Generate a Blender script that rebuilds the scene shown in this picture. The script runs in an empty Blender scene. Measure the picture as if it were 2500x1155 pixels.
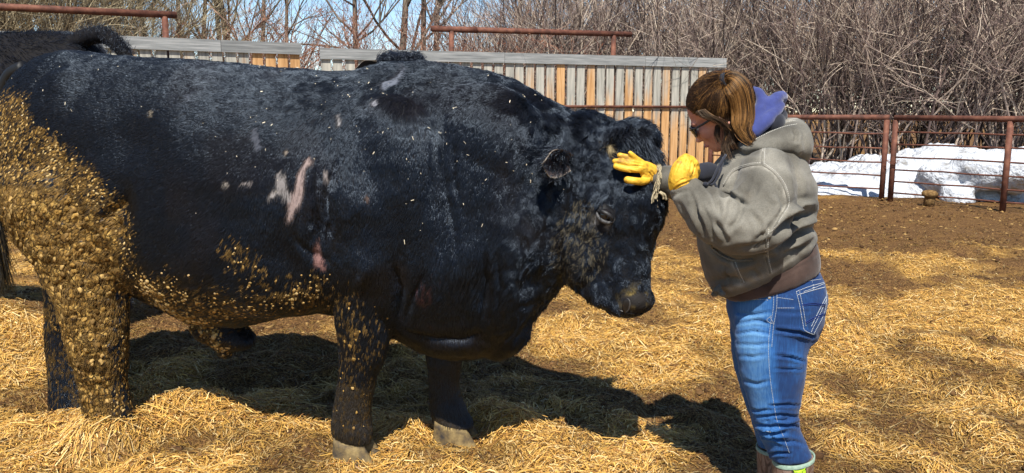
import bpy, bmesh, math, random
import numpy as np
from mathutils import Vector, Matrix
from mathutils.bvhtree import BVHTree

random.seed(7)
RNG = np.random.default_rng(7)
PI = math.pi
sc = bpy.context.scene
COL = sc.collection

# ------------------------------------------------------------------ camera, sky, sun, exposure
CAM_H, PITCH, FPX = 1.42, math.radians(8.9), 1962.0
cam_d = bpy.data.cameras.new('camera')
cam_d.sensor_width = 36.0
cam_d.lens = FPX / 2500.0 * 36.0
cam_d.clip_start, cam_d.clip_end = 0.05, 1500.0
cam = bpy.data.objects.new('camera', cam_d)
cam.location = (0, 0, CAM_H)
cam.rotation_euler = (PI / 2 - PITCH, 0, 0)
COL.objects.link(cam)
sc.camera = cam

SUN_EL, SUN_AZ = math.radians(54.5), math.radians(186)   # azimuth clockwise from +Y: the sun stands behind the camera
world = bpy.data.worlds.new('World')
sc.world = world
world.use_nodes = True
wn = world.node_tree
bg = wn.nodes['Background']
sky_n = wn.nodes.new('ShaderNodeTexSky')
sky_n.sky_type = 'NISHITA'
sky_n.sun_disc = False
sky_n.sun_elevation = SUN_EL
sky_n.sun_rotation = SUN_AZ
sky_n.air_density = 0.9
sky_n.dust_density = 0.0
sky_n.ozone_density = 2.6
sky_hs = wn.nodes.new('ShaderNodeHueSaturation')
sky_hs.inputs['Saturation'].default_value = 1.05
wn.links.new(sky_n.outputs[0], sky_hs.inputs['Color'])
wn.links.new(sky_hs.outputs[0], bg.inputs[0])
bg.inputs[1].default_value = 0.088
sun_d = bpy.data.lights.new('sun', 'SUN')
sun_d.energy = 4.6
sun_d.angle = math.radians(0.53)
sun_d.color = (1.0, 0.95, 0.87)
sun = bpy.data.objects.new('sun', sun_d)
sdir = Vector((math.sin(SUN_AZ) * math.cos(SUN_EL), math.cos(SUN_AZ) * math.cos(SUN_EL), math.sin(SUN_EL)))
sun.rotation_euler = sdir.to_track_quat('Z', 'Y').to_euler()
sun.location = (0, -5, 12)
COL.objects.link(sun)
sc.view_settings.view_transform = 'Standard'
sc.view_settings.look = 'None'
sc.view_settings.gamma = 1.0
sc.view_settings.use_curve_mapping = False
sc.view_settings.exposure = 0.92
sc.render.engine = 'CYCLES'
sc.cycles.max_bounces = 6
sc.cycles.transparent_max_bounces = 8

# ------------------------------------------------------------------ helpers
CP, SP = math.cos(PITCH), math.sin(PITCH)

def ray(px, py):
    u, v = (px - 1250.0) / FPX, (577.5 - py) / FPX
    return np.array([u, CP + v * SP, -SP + v * CP])

def at(px, py, Y):
    """the point of the world at depth Y metres that the photograph shows at (px, py)"""
    d = ray(px, py)
    t = Y / d[1]
    return np.array([d[0] * t, Y, CAM_H + d[2] * t])

def proj(P):
    P = np.asarray(P, float)
    x, y, z = P[..., 0], P[..., 1], P[..., 2] - CAM_H
    dep = np.maximum(y * CP - z * SP, 1e-3)
    up = y * SP + z * CP
    return 1250 + FPX * x / dep, 577.5 - FPX * up / dep

def on_ground(px, py, z=0.0):
    d = ray(px, py)
    t = (z - CAM_H) / d[2]
    return np.array([d[0] * t, d[1] * t, z])

def _hash(ix, iy, iz, s):
    h = (ix.astype(np.uint32) * np.uint32(374761393) + iy.astype(np.uint32) * np.uint32(668265263)
         + iz.astype(np.uint32) * np.uint32(2147483647) + np.uint32(s * 974711 + 12345))
    h = (h ^ (h >> np.uint32(13))) * np.uint32(1274126177)
    h = h ^ (h >> np.uint32(16))
    h = h * np.uint32(2246822519)
    h = h ^ (h >> np.uint32(15))
    return h.astype(np.float64) / 4294967295.0 * 2 - 1

def vnoise(P, seed=0):
    P = np.asarray(P, float)
    i = np.floor(P).astype(np.int64)
    f = P - i
    f = f * f * f * (f * (f * 6 - 15) + 10)
    r = 0
    for dx in (0, 1):
        wx = f[:, 0] if dx else 1 - f[:, 0]
        for dy in (0, 1):
            wy = f[:, 1] if dy else 1 - f[:, 1]
            for dz in (0, 1):
                wz = f[:, 2] if dz else 1 - f[:, 2]
                r = r + wx * wy * wz * _hash(i[:, 0] + dx, i[:, 1] + dy, i[:, 2] + dz, seed)
    return r

def fbm(P, seed=0, octv=4, gain=0.5):
    P = np.asarray(P, float)
    a, r, t = 1.0, 0, 0
    for k in range(octv):
        r = r + a * vnoise(P * (2.03 ** k) + 17.3 * k, seed + k)
        t += a
        a *= gain
    return r / t

def sstep(a, b, x):
    t = np.clip((x - a) / (b - a), 0, 1)
    return t * t * (3 - 2 * t)

def blob(x, y, cx, cy, rx, ry, ang=0.0):
    c, s = math.cos(math.radians(ang)), math.sin(math.radians(ang))
    dx, dy = x - cx, y - cy
    u, v = (dx * c + dy * s) / rx, (-dx * s + dy * c) / ry
    return np.exp(-(u * u + v * v))

def pl_dist(x, y, pts):
    """distance of (x, y) to a polyline and the parameter along it"""
    best = np.full(np.shape(x), 1e9)
    par = np.zeros(np.shape(x))
    n = len(pts) - 1
    for k in range(n):
        ax, ay = pts[k]; bx, by = pts[k + 1]
        vx, vy = bx - ax, by - ay
        t = np.clip(((x - ax) * vx + (y - ay) * vy) / (vx * vx + vy * vy + 1e-9), 0, 1)
        d = np.hypot(x - ax - t * vx, y - ay - t * vy)
        m = d < best
        best = np.where(m, d, best)
        par = np.where(m, (k + t) / n, par)
    return best, par

def smooth_path(pts, n=6):
    """Catmull-Rom through the points"""
    P = [np.asarray(p, float) for p in pts]
    P = [2 * P[0] - P[1]] + P + [2 * P[-1] - P[-2]]
    out = []
    for k in range(1, len(P) - 2):
        a, b, c, d = P[k - 1], P[k], P[k + 1], P[k + 2]
        for j in range(n):
            t = j / n
            out.append(0.5 * (2 * b + (c - a) * t + (2 * a - 5 * b + 4 * c - d) * t * t + (3 * b - a - 3 * c + d) * t ** 3))
    out.append(P[-2])
    return out

class Geo:
    """collects vertices and faces of one mesh"""
    def __init__(s):
        s.v, s.f, s.n = [], [], 0
    def add(s, v, f):
        v = np.asarray(v, float).reshape(-1, 3)
        s.v.append(v)
        s.f += [tuple(i + s.n for i in q) for q in f]
        s.n += len(v)
    def rings(s, rings, closed_ends=True):
        K, R = len(rings[0]), len(rings)
        v = np.concatenate(rings)
        f = []
        for r in range(R - 1):
            for k in range(K):
                a, b = r * K + k, r * K + (k + 1) % K
                f.append((a, b, b + K, a + K))
        if closed_ends:
            v = np.concatenate([v, [np.mean(rings[0], 0)], [np.mean(rings[-1], 0)]])
            for k in range(K):
                f.append((R * K, (k + 1) % K, k))
                f.append((R * K + 1, (R - 1) * K + k, (R - 1) * K + (k + 1) % K))
        s.add(v, f)
    def tube(s, pts, rad, K=8, flat=1.0):
        P = [np.asarray(p, float) for p in pts]
        R = rad if hasattr(rad, '__len__') else [rad] * len(P)
        ref = None
        rings = []
        for i, p in enumerate(P):
            t = P[min(i + 1, len(P) - 1)] - P[max(i - 1, 0)]
            t = t / (np.linalg.norm(t) + 1e-12)
            if ref is None:
                ref = np.array([0, 0, 1.0]) if abs(t[2]) < .9 else np.array([1.0, 0, 0])
            u = ref - t * ref.dot(t); u /= np.linalg.norm(u)
            w = np.cross(t, u)
            ref = u
            a = np.arange(K) / K * 2 * PI
            rings.append(p + R[i] * (np.cos(a)[:, None] * u + flat * np.sin(a)[:, None] * w))
        s.rings(rings)
    def box(s, c, size, rot=None):
        h = np.asarray(size) / 2
        v = np.array([[x, y, z] for x in (-1, 1) for y in (-1, 1) for z in (-1, 1)]) * h
        if rot is not None:
            v = v @ np.asarray(rot).T
        s.add(v + np.asarray(c), [(0, 1, 3, 2), (4, 6, 7, 5), (0, 4, 5, 1), (2, 3, 7, 6), (0, 2, 6, 4), (1, 5, 7, 3)])
    def ell(s, c, r, axes=None, n=14, m=20):
        A = np.eye(3) if axes is None else np.asarray(axes)   # rows are the axes
        rings = []
        for i in range(1, n):
            th = PI * i / n
            a = np.arange(m) / m * 2 * PI
            rings.append(np.stack([np.full(m, math.cos(th)) * r[0], math.sin(th) * np.cos(a) * r[1], math.sin(th) * np.sin(a) * r[2]], 1) @ A + np.asarray(c))
        s.rings(rings)
    def mesh(s, name):
        me = bpy.data.meshes.new(name)
        me.from_pydata(np.concatenate(s.v).tolist() if s.v else [], [], s.f)
        me.update()
        return me
    def obj(s, name, mat=None, parent=None, smooth=False):
        return link(name, s.mesh(name), mat, parent, smooth)

def link(name, me, mat=None, parent=None, smooth=False):
    o = bpy.data.objects.new(name, me)
    COL.objects.link(o)
    if mat is not None:
        me.materials.append(mat)
    if smooth:
        me.polygons.foreach_set('use_smooth', np.ones(len(me.polygons), bool))
    if parent is not None:
        o.parent = parent
    return o

def np_mesh(name, V, F, mat=None, parent=None, smooth=False):
    """V (n,3), F (m,k) all faces of k corners"""
    me = bpy.data.meshes.new(name)
    V = np.asarray(V, np.float32); F = np.asarray(F, np.int32)
    me.vertices.add(len(V)); me.vertices.foreach_set('co', V.ravel())
    k = F.shape[1]
    me.loops.add(F.size); me.loops.foreach_set('vertex_index', F.ravel())
    me.polygons.add(len(F))
    me.polygons.foreach_set('loop_start', np.arange(0, F.size, k, dtype=np.int32))
    me.update(calc_edges=True)
    me.validate()
    return link(name, me, mat, parent, smooth)

def attr(me, name, data, domain='POINT'):
    data = np.asarray(data, np.float32)
    if data.ndim == 1:
        a = me.attributes.new(name, 'FLOAT', domain); a.data.foreach_set('value', data)
    else:
        if data.shape[1] == 3:
            data = np.concatenate([data, np.ones((len(data), 1), np.float32)], 1)
        a = me.attributes.new(name, 'FLOAT_COLOR', domain); a.data.foreach_set('color', data.ravel())

def thing(name, label, cat, loc=(0, 0, 0), group=None, rz=0.0):
    o = bpy.data.objects.new(name, None)
    o.empty_display_size = 0.1
    COL.objects.link(o)
    o.location = loc
    o.rotation_euler = (0, 0, rz)
    o['label'] = label; o['category'] = cat
    if group: o['group'] = group
    return o

def adopt(child, root):
    """parent a world-space built mesh to its thing without moving it"""
    child.parent = root
    child.matrix_parent_inverse = (Matrix.Translation(root.location) @ root.rotation_euler.to_matrix().to_4x4()).inverted()
    return child

def remesh(geo, voxel, it=6, fac=0.5):
    """one continuous skin round overlapping closed pieces; returns vertices, quads/tris, normals"""
    me = geo.mesh('tmp')
    o = bpy.data.objects.new('tmp', me); COL.objects.link(o)
    m = o.modifiers.new('r', 'REMESH'); m.mode = 'VOXEL'; m.voxel_size = voxel; m.adaptivity = 0
    s = o.modifiers.new('s', 'SMOOTH'); s.factor = fac; s.iterations = it
    dg = bpy.context.evaluated_depsgraph_get()
    ev = o.evaluated_get(dg)
    em = ev.to_mesh()
    V = np.empty(len(em.vertices) * 3, np.float32); em.vertices.foreach_get('co', V)
    F = np.empty(len(em.loops), np.int32); em.loops.foreach_get('vertex_index', F)
    V = V.reshape(-1, 3).astype(float); F = F.reshape(-1, 4)
    ev.to_mesh_clear()
    bpy.data.objects.remove(o); bpy.data.meshes.remove(me)
    return V, F

def vnormals(V, F):
    a, b, c, d = (V[F[:, k]] for k in range(4))
    fn = np.cross(c - a, d - b)
    N = np.zeros_like(V)
    for k in range(4):
        for j in range(3):
            N[:, j] += np.bincount(F[:, k], fn[:, j], len(V))
    return N / (np.linalg.norm(N, axis=1, keepdims=True) + 1e-12)

def lap(V, F, val, it=1):
    """smooth a per-vertex value over the surface"""
    E = np.concatenate([F[:, [0, 1]], F[:, [1, 2]], F[:, [2, 3]], F[:, [3, 0]]])
    cnt = np.bincount(E[:, 0], minlength=len(V)) + np.bincount(E[:, 1], minlength=len(V))
    for _ in range(it):
        s = np.bincount(E[:, 0], val[E[:, 1]], len(V)) + np.bincount(E[:, 1], val[E[:, 0]], len(V))
        val = .5 * val + .5 * s / np.maximum(cnt, 1)
    return val

def bvh_of(V, F):
    return BVHTree.FromPolygons(V.tolist(), F.tolist())

def hit(bvh, px, py):
    d = Vector(ray(px, py)).normalized()
    loc, nrm, _, _ = bvh.ray_cast(Vector((0, 0, CAM_H)), d)
    if loc is None:
        loc, nrm, _, _ = bvh.find_nearest(Vector((0, 0, CAM_H)) + d * 2.8)
    return np.array(loc), np.array(nrm)

def sample(V, F, dens, n, rng=RNG):
    """n random points on the quads, weighted by area and per-vertex density: vertex ids and weights"""
    T = np.concatenate([F[:, [0, 1, 2]], F[:, [0, 2, 3]]])
    a, b, c = V[T[:, 0]], V[T[:, 1]], V[T[:, 2]]
    w = np.linalg.norm(np.cross(b - a, c - a), axis=1) * dens[T].mean(1)
    cum = np.cumsum(w)
    idx = np.minimum(np.searchsorted(cum, rng.random(n) * cum[-1]), len(T) - 1)
    r1, r2 = np.sqrt(rng.random(n)), rng.random(n)
    W = np.stack([1 - r1, r1 * (1 - r2), r1 * r2], 1)
    return T[idx], W

def interp(val, T, W):
    v = val[T]
    return (v * W[..., None]).sum(1) if v.ndim == 3 else (v * W).sum(1)

def unit(v):
    return v / (np.linalg.norm(v, axis=-1, keepdims=True) + 1e-12)

def curves_obj(name, P, R, mat, parent, color=None):
    """P (n, k, 3) strands, R (n, k) or (k,) radii"""
    n, k = P.shape[:2]
    hc = bpy.data.hair_curves.new(name)
    hc.add_curves([k] * n)
    hc.attributes['position'].data.foreach_set('vector', np.ascontiguousarray(P, np.float32).ravel())
    R = np.broadcast_to(np.asarray(R, np.float32), (n, k))
    a = hc.attributes.get('radius') or hc.attributes.new('radius', 'FLOAT', 'POINT')
    a.data.foreach_set('value', np.ascontiguousarray(R).ravel())
    if color is not None:
        c = np.concatenate([color, np.ones((n, 1))], 1).astype(np.float32)
        at_ = hc.attributes.new('tint', 'FLOAT_COLOR', 'CURVE')
        at_.data.foreach_set('color', np.ascontiguousarray(c).ravel())
    hc.materials.append(mat)
    o = bpy.data.objects.new(name, hc)
    COL.objects.link(o)
    o.parent = parent
    return o

# ------------------------------------------------------------------ materials
def new_mat(name):
    m = bpy.data.materials.new(name)
    m.use_nodes = True
    nt = m.node_tree
    return m, nt, nt.nodes['Principled BSDF']

def N(nt, t, **kw):
    n = nt.nodes.new(t)
    for k, v in kw.items():
        setattr(n, k, v)
    return n

def setp(b, rough=0.6, spec=0.5, metal=0.0, sheen=0.0):
    b.inputs['Roughness'].default_value = rough
    b.inputs['Specular IOR Level'].default_value = spec
    b.inputs['Metallic'].default_value = metal
    b.inputs['Sheen Weight'].default_value = sheen

def c4(c):
    return (c[0], c[1], c[2], 1.0)

def noise_mat(name, stops, scale=6.0, rough=0.7, spec=0.4, metal=0.0, stretch=(1, 1, 1), detail=6.0, bump=0.3, bscale=None, bdist=0.004, rand=0.0, coords='Object', sheen=0.0):
    """colour ramp over noise, with a finer noise as relief; rand: brightness change from object to object"""
    m, nt, b = new_mat(name)
    tc = N(nt, 'ShaderNodeTexCoord')
    mp = N(nt, 'ShaderNodeMapping')
    mp.inputs['Scale'].default_value = stretch
    nt.links.new(tc.outputs[coords], mp.inputs[0])
    vec = mp.outputs[0]
    oi = N(nt, 'ShaderNodeObjectInfo')
    if rand:
        ad = N(nt, 'ShaderNodeVectorMath', operation='ADD')
        sc_ = N(nt, 'ShaderNodeVectorMath', operation='SCALE'); sc_.inputs['Scale'].default_value = 57.0
        cb = N(nt, 'ShaderNodeCombineXYZ')
        for k in range(3): nt.links.new(oi.outputs['Random'], cb.inputs[k])
        nt.links.new(cb.outputs[0], sc_.inputs[0])
        nt.links.new(vec, ad.inputs[0]); nt.links.new(sc_.outputs[0], ad.inputs[1])
        vec = ad.outputs[0]
    nz = N(nt, 'ShaderNodeTexNoise')
    nz.inputs['Scale'].default_value = scale; nz.inputs['Detail'].default_value = detail; nz.inputs['Roughness'].default_value = 0.62
    nt.links.new(vec, nz.inputs['Vector'])
    rp = N(nt, 'ShaderNodeValToRGB')
    el = rp.color_ramp.elements
    while len(el) < len(stops): el.new(0.5)
    for e, (p, c) in zip(el, stops):
        e.position = p; e.color = c4(c)
    nt.links.new(nz.outputs[0], rp.inputs[0])
    out = rp.outputs[0]
    if rand:
        hs = N(nt, 'ShaderNodeHueSaturation')
        mr = N(nt, 'ShaderNodeMapRange')
        mr.inputs['To Min'].default_value = 1 - rand; mr.inputs['To Max'].default_value = 1 + rand
        nt.links.new(oi.outputs['Random'], mr.inputs[0])
        nt.links.new(mr.outputs[0], hs.inputs['Value'])
        nt.links.new(out, hs.inputs['Color'])
        out = hs.outputs[0]
    nt.links.new(out, b.inputs['Base Color'])
    if bump:
        n2 = N(nt, 'ShaderNodeTexNoise')
        n2.inputs['Scale'].default_value = bscale or scale * 5; n2.inputs['Detail'].default_value = 5.0
        nt.links.new(vec, n2.inputs['Vector'])
        bp = N(nt, 'ShaderNodeBump'); bp.inputs['Strength'].default_value = bump; bp.inputs['Distance'].default_value = bdist
        nt.links.new(n2.outputs[0], bp.inputs['Height']); nt.links.new(bp.outputs[0], b.inputs['Normal'])
    setp(b, rough, spec, metal, sheen)
    return m

def tint_mat(name, rough=0.6, spec=0.4, attr_name='tint', sheen=0.0, bump=0.0, bscale=200.0, bdist=0.003, vary=0.0, vscale=40.0):
    m, nt, b = new_mat(name)
    a = N(nt, 'ShaderNodeAttribute', attribute_name=attr_name)
    out = a.outputs['Color']
    tc = N(nt, 'ShaderNodeTexCoord')
    if vary:
        nz = N(nt, 'ShaderNodeTexNoise'); nz.inputs['Scale'].default_value = vscale; nz.inputs['Detail'].default_value = 6
        nt.links.new(tc.outputs['Object'], nz.inputs['Vector'])
        mr = N(nt, 'ShaderNodeMapRange'); mr.inputs['From Min'].default_value = .25; mr.inputs['From Max'].default_value = .75
        mr.inputs['To Min'].default_value = 1 - vary; mr.inputs['To Max'].default_value = 1 + vary
        nt.links.new(nz.outputs[0], mr.inputs[0])
        hs = N(nt, 'ShaderNodeHueSaturation')
        nt.links.new(mr.outputs[0], hs.inputs['Value']); nt.links.new(out, hs.inputs['Color'])
        out = hs.outputs[0]
    nt.links.new(out, b.inputs['Base Color'])
    if bump:
        n2 = N(nt, 'ShaderNodeTexNoise'); n2.inputs['Scale'].default_value = bscale; n2.inputs['Detail'].default_value = 5
        nt.links.new(tc.outputs['Object'], n2.inputs['Vector'])
        bp = N(nt, 'ShaderNodeBump'); bp.inputs['Strength'].default_value = bump; bp.inputs['Distance'].default_value = bdist
        nt.links.new(n2.outputs[0], bp.inputs['Height']); nt.links.new(bp.outputs[0], b.inputs['Normal'])
    setp(b, rough, spec, 0, sheen)
    return m

M_RUST = noise_mat('rusty_pipe', [(.3, (.05, .022, .015)), (.5, (.12, .045, .028)), (.7, (.2, .085, .05))], 9, .75, .35, 0.2, bump=.35, bscale=70, bdist=.003)
M_BARK = noise_mat('bark', [(.3, (.05, .04, .032)), (.5, (.13, .105, .08)), (.72, (.24, .19, .14))], 5, .9, .2, stretch=(1, 1, .25), bump=.7, bscale=30, bdist=.02, rand=.15)
def twig_mat(name, stops):
    m, nt, b = new_mat(name)
    a = N(nt, 'ShaderNodeAttribute', attribute_name='stem'); oi = N(nt, 'ShaderNodeObjectInfo')
    tc = N(nt, 'ShaderNodeTexCoord'); nz = N(nt, 'ShaderNodeTexNoise'); nz.inputs['Scale'].default_value = 9; nz.inputs['Detail'].default_value = 3
    nt.links.new(tc.outputs['Object'], nz.inputs['Vector'])
    m1 = N(nt, 'ShaderNodeMath', operation='MULTIPLY_ADD'); m1.inputs[1].default_value = .3; m1.inputs[2].default_value = -.15
    nt.links.new(nz.outputs[0], m1.inputs[0])
    m2 = N(nt, 'ShaderNodeMath', operation='ADD'); nt.links.new(a.outputs['Fac'], m2.inputs[0]); nt.links.new(m1.outputs[0], m2.inputs[1])
    m3 = N(nt, 'ShaderNodeMath', operation='MULTIPLY_ADD'); m3.inputs[1].default_value = .22; nt.links.new(oi.outputs['Random'], m3.inputs[0])
    m4 = N(nt, 'ShaderNodeMath', operation='ADD'); m4.inputs[1].default_value = -.11
    nt.links.new(m2.outputs[0], m3.inputs[2]); nt.links.new(m3.outputs[0], m4.inputs[0])
    rp = N(nt, 'ShaderNodeValToRGB')
    while len(rp.color_ramp.elements) < len(stops): rp.color_ramp.elements.new(.5)
    for e, (p, c) in zip(rp.color_ramp.elements, stops): e.position = p; e.color = c4(c)
    nt.links.new(m4.outputs[0], rp.inputs[0]); nt.links.new(rp.outputs[0], b.inputs['Base Color'])
    setp(b, .75, .3)
    return m
M_TWIG_BROWN = twig_mat('thicket_twig', [(.1, (.035, .024, .022)), (.4, (.11, .075, .065)), (.65, (.23, .165, .14)), (.85, (.48, .38, .29)), (1, (.55, .46, .36))])
M_TWIG_YELLOW = twig_mat('pale_twig', [(.1, (.07, .05, .03)), (.4, (.19, .145, .085)), (.7, (.36, .29, .17)), (1, (.5, .42, .27))])
M_TWIG_RED = twig_mat('russet_twig', [(.1, (.07, .03, .02)), (.4, (.16, .07, .045)), (.7, (.27, .14, .09)), (1, (.38, .24, .17))])
M_LEAF_RED = noise_mat('russet_leaf', [(.3, (.12, .04, .02)), (.5, (.24, .085, .04)), (.7, (.34, .16, .08))], 9, .7, .3, bump=0, rand=.2)
M_SNOW = noise_mat('old_snow', [(.32, (.20, .19, .175)), (.42, (.40, .42, .45)), (.60, (.53, .56, .60))], 3.2, .65, .3, bump=.9, bscale=16, bdist=.07)
M_GRAIN_TOP = noise_mat('grey_board', [(.3, (.12, .125, .125)), (.5, (.21, .215, .21)), (.7, (.32, .32, .31))], 3, .85, .25, stretch=(.6, 8, 12), bump=.4, bscale=20, bdist=.003, rand=.12)
M_FUR = None

def plank_material():
    """weathered softwood: grey towards the top, raw orange further down, per-board change"""
    m, nt, b = new_mat('weathered_plank')
    tc = N(nt, 'ShaderNodeTexCoord'); oi = N(nt, 'ShaderNodeObjectInfo')
    mp = N(nt, 'ShaderNodeMapping'); mp.inputs['Scale'].default_value = (14, 14, .9)
    ad = N(nt, 'ShaderNodeVectorMath', operation='ADD')
    cb = N(nt, 'ShaderNodeCombineXYZ')
    ml = N(nt, 'ShaderNodeMath', operation='MULTIPLY'); ml.inputs[1].default_value = 91
    nt.links.new(oi.outputs['Random'], ml.inputs[0])
    for k in range(3): nt.links.new(ml.outputs[0], cb.inputs[k])
    nt.links.new(tc.outputs['Object'], mp.inputs[0]); nt.links.new(mp.outputs[0], ad.inputs[0]); nt.links.new(cb.outputs[0], ad.inputs[1])
    nz = N(nt, 'ShaderNodeTexNoise'); nz.inputs['Scale'].default_value = 1.6; nz.inputs['Detail'].default_value = 7; nz.inputs['Roughness'].default_value = .65
    nt.links.new(ad.outputs[0], nz.inputs['Vector'])
    grey = N(nt, 'ShaderNodeValToRGB'); orange = N(nt, 'ShaderNodeValToRGB')
    for rp, cs in ((grey, [(.3, (.16, .155, .135)), (.5, (.33, .315, .27)), (.72, (.47, .44, .37))]), (orange, [(.3, (.26, .13, .05)), (.5, (.48, .27, .115)), (.72, (.58, .38, .2))])):
        rp.color_ramp.elements.new(.5)
        for e, (p, c) in zip(rp.color_ramp.elements, cs): e.position = p; e.color = c4(c)
        nt.links.new(nz.outputs[0], rp.inputs[0])
    at_ = N(nt, 'ShaderNodeAttribute', attribute_type='OBJECT', attribute_name='raw')
    sx = N(nt, 'ShaderNodeSeparateXYZ'); nt.links.new(tc.outputs['Object'], sx.inputs[0])
    n3 = N(nt, 'ShaderNodeTexNoise'); n3.inputs['Scale'].default_value = .7; n3.inputs['Detail'].default_value = 4
    nt.links.new(ad.outputs[0], n3.inputs['Vector'])
    # height measured on the board itself, with a ragged edge
    m1 = N(nt, 'ShaderNodeMath', operation='MULTIPLY_ADD'); m1.inputs[1].default_value = 2.2; m1.inputs[2].default_value = -1.1
    nt.links.new(n3.outputs[0], m1.inputs[0])
    m2 = N(nt, 'ShaderNodeMath', operation='ADD'); nt.links.new(sx.outputs[2], m2.inputs[0]); nt.links.new(m1.outputs[0], m2.inputs[1])
    m3 = N(nt, 'ShaderNodeMath', operation='SUBTRACT'); nt.links.new(m2.outputs[0], m3.inputs[0]); nt.links.new(at_.outputs['Fac'], m3.inputs[1])
    mr = N(nt, 'ShaderNodeMapRange'); mr.inputs['From Min'].default_value = .25; mr.inputs['From Max'].default_value = -.35
    nt.links.new(m3.outputs[0], mr.inputs[0])
    mx = N(nt, 'ShaderNodeMix', data_type='RGBA')
    nt.links.new(mr.outputs[0], mx.inputs[0]); nt.links.new(grey.outputs[0], mx.inputs[6]); nt.links.new(orange.outputs[0], mx.inputs[7])
    # knots
    vo = N(nt, 'ShaderNodeTexVoronoi'); vo.inputs['Scale'].default_value = .55
    nt.links.new(ad.outputs[0], vo.inputs['Vector'])
    mk = N(nt, 'ShaderNodeMapRange'); mk.inputs['From Min'].default_value = .05; mk.inputs['From Max'].default_value = .16; mk.inputs['To Min'].default_value = .45; mk.inputs['To Max'].default_value = 1
    nt.links.new(vo.outputs[0], mk.inputs[0])
    hs = N(nt, 'ShaderNodeHueSaturation'); nt.links.new(mk.outputs[0], hs.inputs['Value']); nt.links.new(mx.outputs[2], hs.inputs['Color'])
    nt.links.new(hs.outputs[0], b.inputs['Base Color'])
    bp = N(nt, 'ShaderNodeBump'); bp.inputs['Strength'].default_value = .4; bp.inputs['Distance'].default_value = .004
    nt.links.new(nz.outputs[0], bp.inputs['Height']); nt.links.new(bp.outputs[0], b.inputs['Normal'])
    setp(b, .85, .25)
    return m
M_PLANK = plank_material()

def fur_material(name, rough=.32, spec=.52):
    m, nt, b = new_mat(name)
    a = N(nt, 'ShaderNodeAttribute', attribute_name='tint')
    nt.links.new(a.outputs['Color'], b.inputs['Base Color'])
    setp(b, rough, spec)
    # dried mud on the hair is dull, clean hair is glossy
    bw = N(nt, 'ShaderNodeRGBToBW'); mr = N(nt, 'ShaderNodeMapRange')
    mr.inputs['From Min'].default_value = .02; mr.inputs['From Max'].default_value = .06; mr.inputs['To Min'].default_value = spec; mr.inputs['To Max'].default_value = .08 if name == 'fur' else spec
    nt.links.new(a.outputs['Color'], bw.inputs[0]); nt.links.new(bw.outputs[0], mr.inputs[0]); nt.links.new(mr.outputs[0], b.inputs['Specular IOR Level'])
    b.inputs['Specular Tint'].default_value = (.62, .78, 1.0, 1)
    return m
M_FUR = fur_material('fur')
M_HAIR = fur_material('head_hair', .42, .35)
M_HAIR.node_tree.nodes['Principled BSDF'].inputs['Specular Tint'].default_value = (1.0, .86, .68, 1)

# the bull's own frame: feet positions are needed by the ground
BYAW = math.radians(12)
BE = np.array([math.cos(BYAW), -math.sin(BYAW), 0.0])     # forward
BN = np.array([math.sin(BYAW), math.cos(BYAW), 0.0])      # towards the far side
BO = at(880, 600, 3.36) * np.array([1, 1, 0])
CAMP = np.array([0, 0, CAM_H])

def BL(px, py, off=0.0):
    """a point of the plane `off` metres beyond the bull's middle, in the bull's own (forward, up)"""
    d = ray(px, py)
    t = ((BO - CAMP).dot(BN) + off) / d.dot(BN)
    p = CAMP + d * t
    return (p - BO).dot(BE), p[2]

FEET = []
for px, py, off in ((875, 1116, -.215), (1118, 1078, .16), (268, 1012, -.245), (194, 1046, .16)):
    x_, z_ = BL(px, py, off)
    FEET.append((*(BO + x_ * BE + off * BN)[:2], z_))

# ------------------------------------------------------------------ ground and straw
MOUNDS = []   # (x, y, sx, sy, h)
for px, py, z, sx, sy, h in ((330, 1000, .06, .22, .15, .085), (500, 985, .07, .26, .15, .095), (1000, 1030, .02, .12, .1, .05), (1210, 1015, .02, .16, .1, .06),
                             (1690, 1010, 0, .12, .10, .04), (2160, 640, .0, .5, .35, .10), (2330, 620, .0, .6, .3, .08), (1800, 620, 0, .6, .4, .08),
                             (1650, 600, 0, .5, .4, .10), (2380, 900, 0, .35, .3, .05), (760, 840, 0, .25, .15, .04)):
    q = on_ground(px, py, z)
    MOUNDS.append((q[0], q[1], sx, sy, h))
MOUNDS += [(-3.5, 5.0, .95, .9, .20), (-.4, 5.8, 1.2, .7, .04), (-1.86, 3.70, .17, .14, -.10), (-.22, 3.5, .13, .12, -.05), (1.05, 2.72, .35, .3, -.05)]

def ground_h(x, y):
    x = np.asarray(x, float); y = np.asarray(y, float)
    P = np.stack([x, y, np.zeros_like(x)], -1).reshape(-1, 3)
    near = np.exp(-np.maximum(np.hypot(P[:, 0], P[:, 1] - 4) - 6, 0) / 14)
    h = .05 * fbm(P * 1.1, 3, 3) + (.042 * fbm(P * 4.2, 9, 3) + .026 * fbm(P * 12, 15, 3) + .022 * (.35 - np.abs(fbm(P * 7, 19, 2)))) * near
    for mx, my, sx, sy, a in MOUNDS:
        h += a * np.exp(-((P[:, 0] - mx) / sx) ** 2 - ((P[:, 1] - my) / sy) ** 2)
    for fx, fy, fz in FEET:
        w = np.exp(-(((P[:, 0] - fx) ** 2 + (P[:, 1] - fy + .05) ** 2) / .17 ** 2) ** 2)
        h = h * (1 - w) + (fz + .012 * fbm(P * 9, 77, 2)) * w
    return h.reshape(x.shape)

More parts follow.
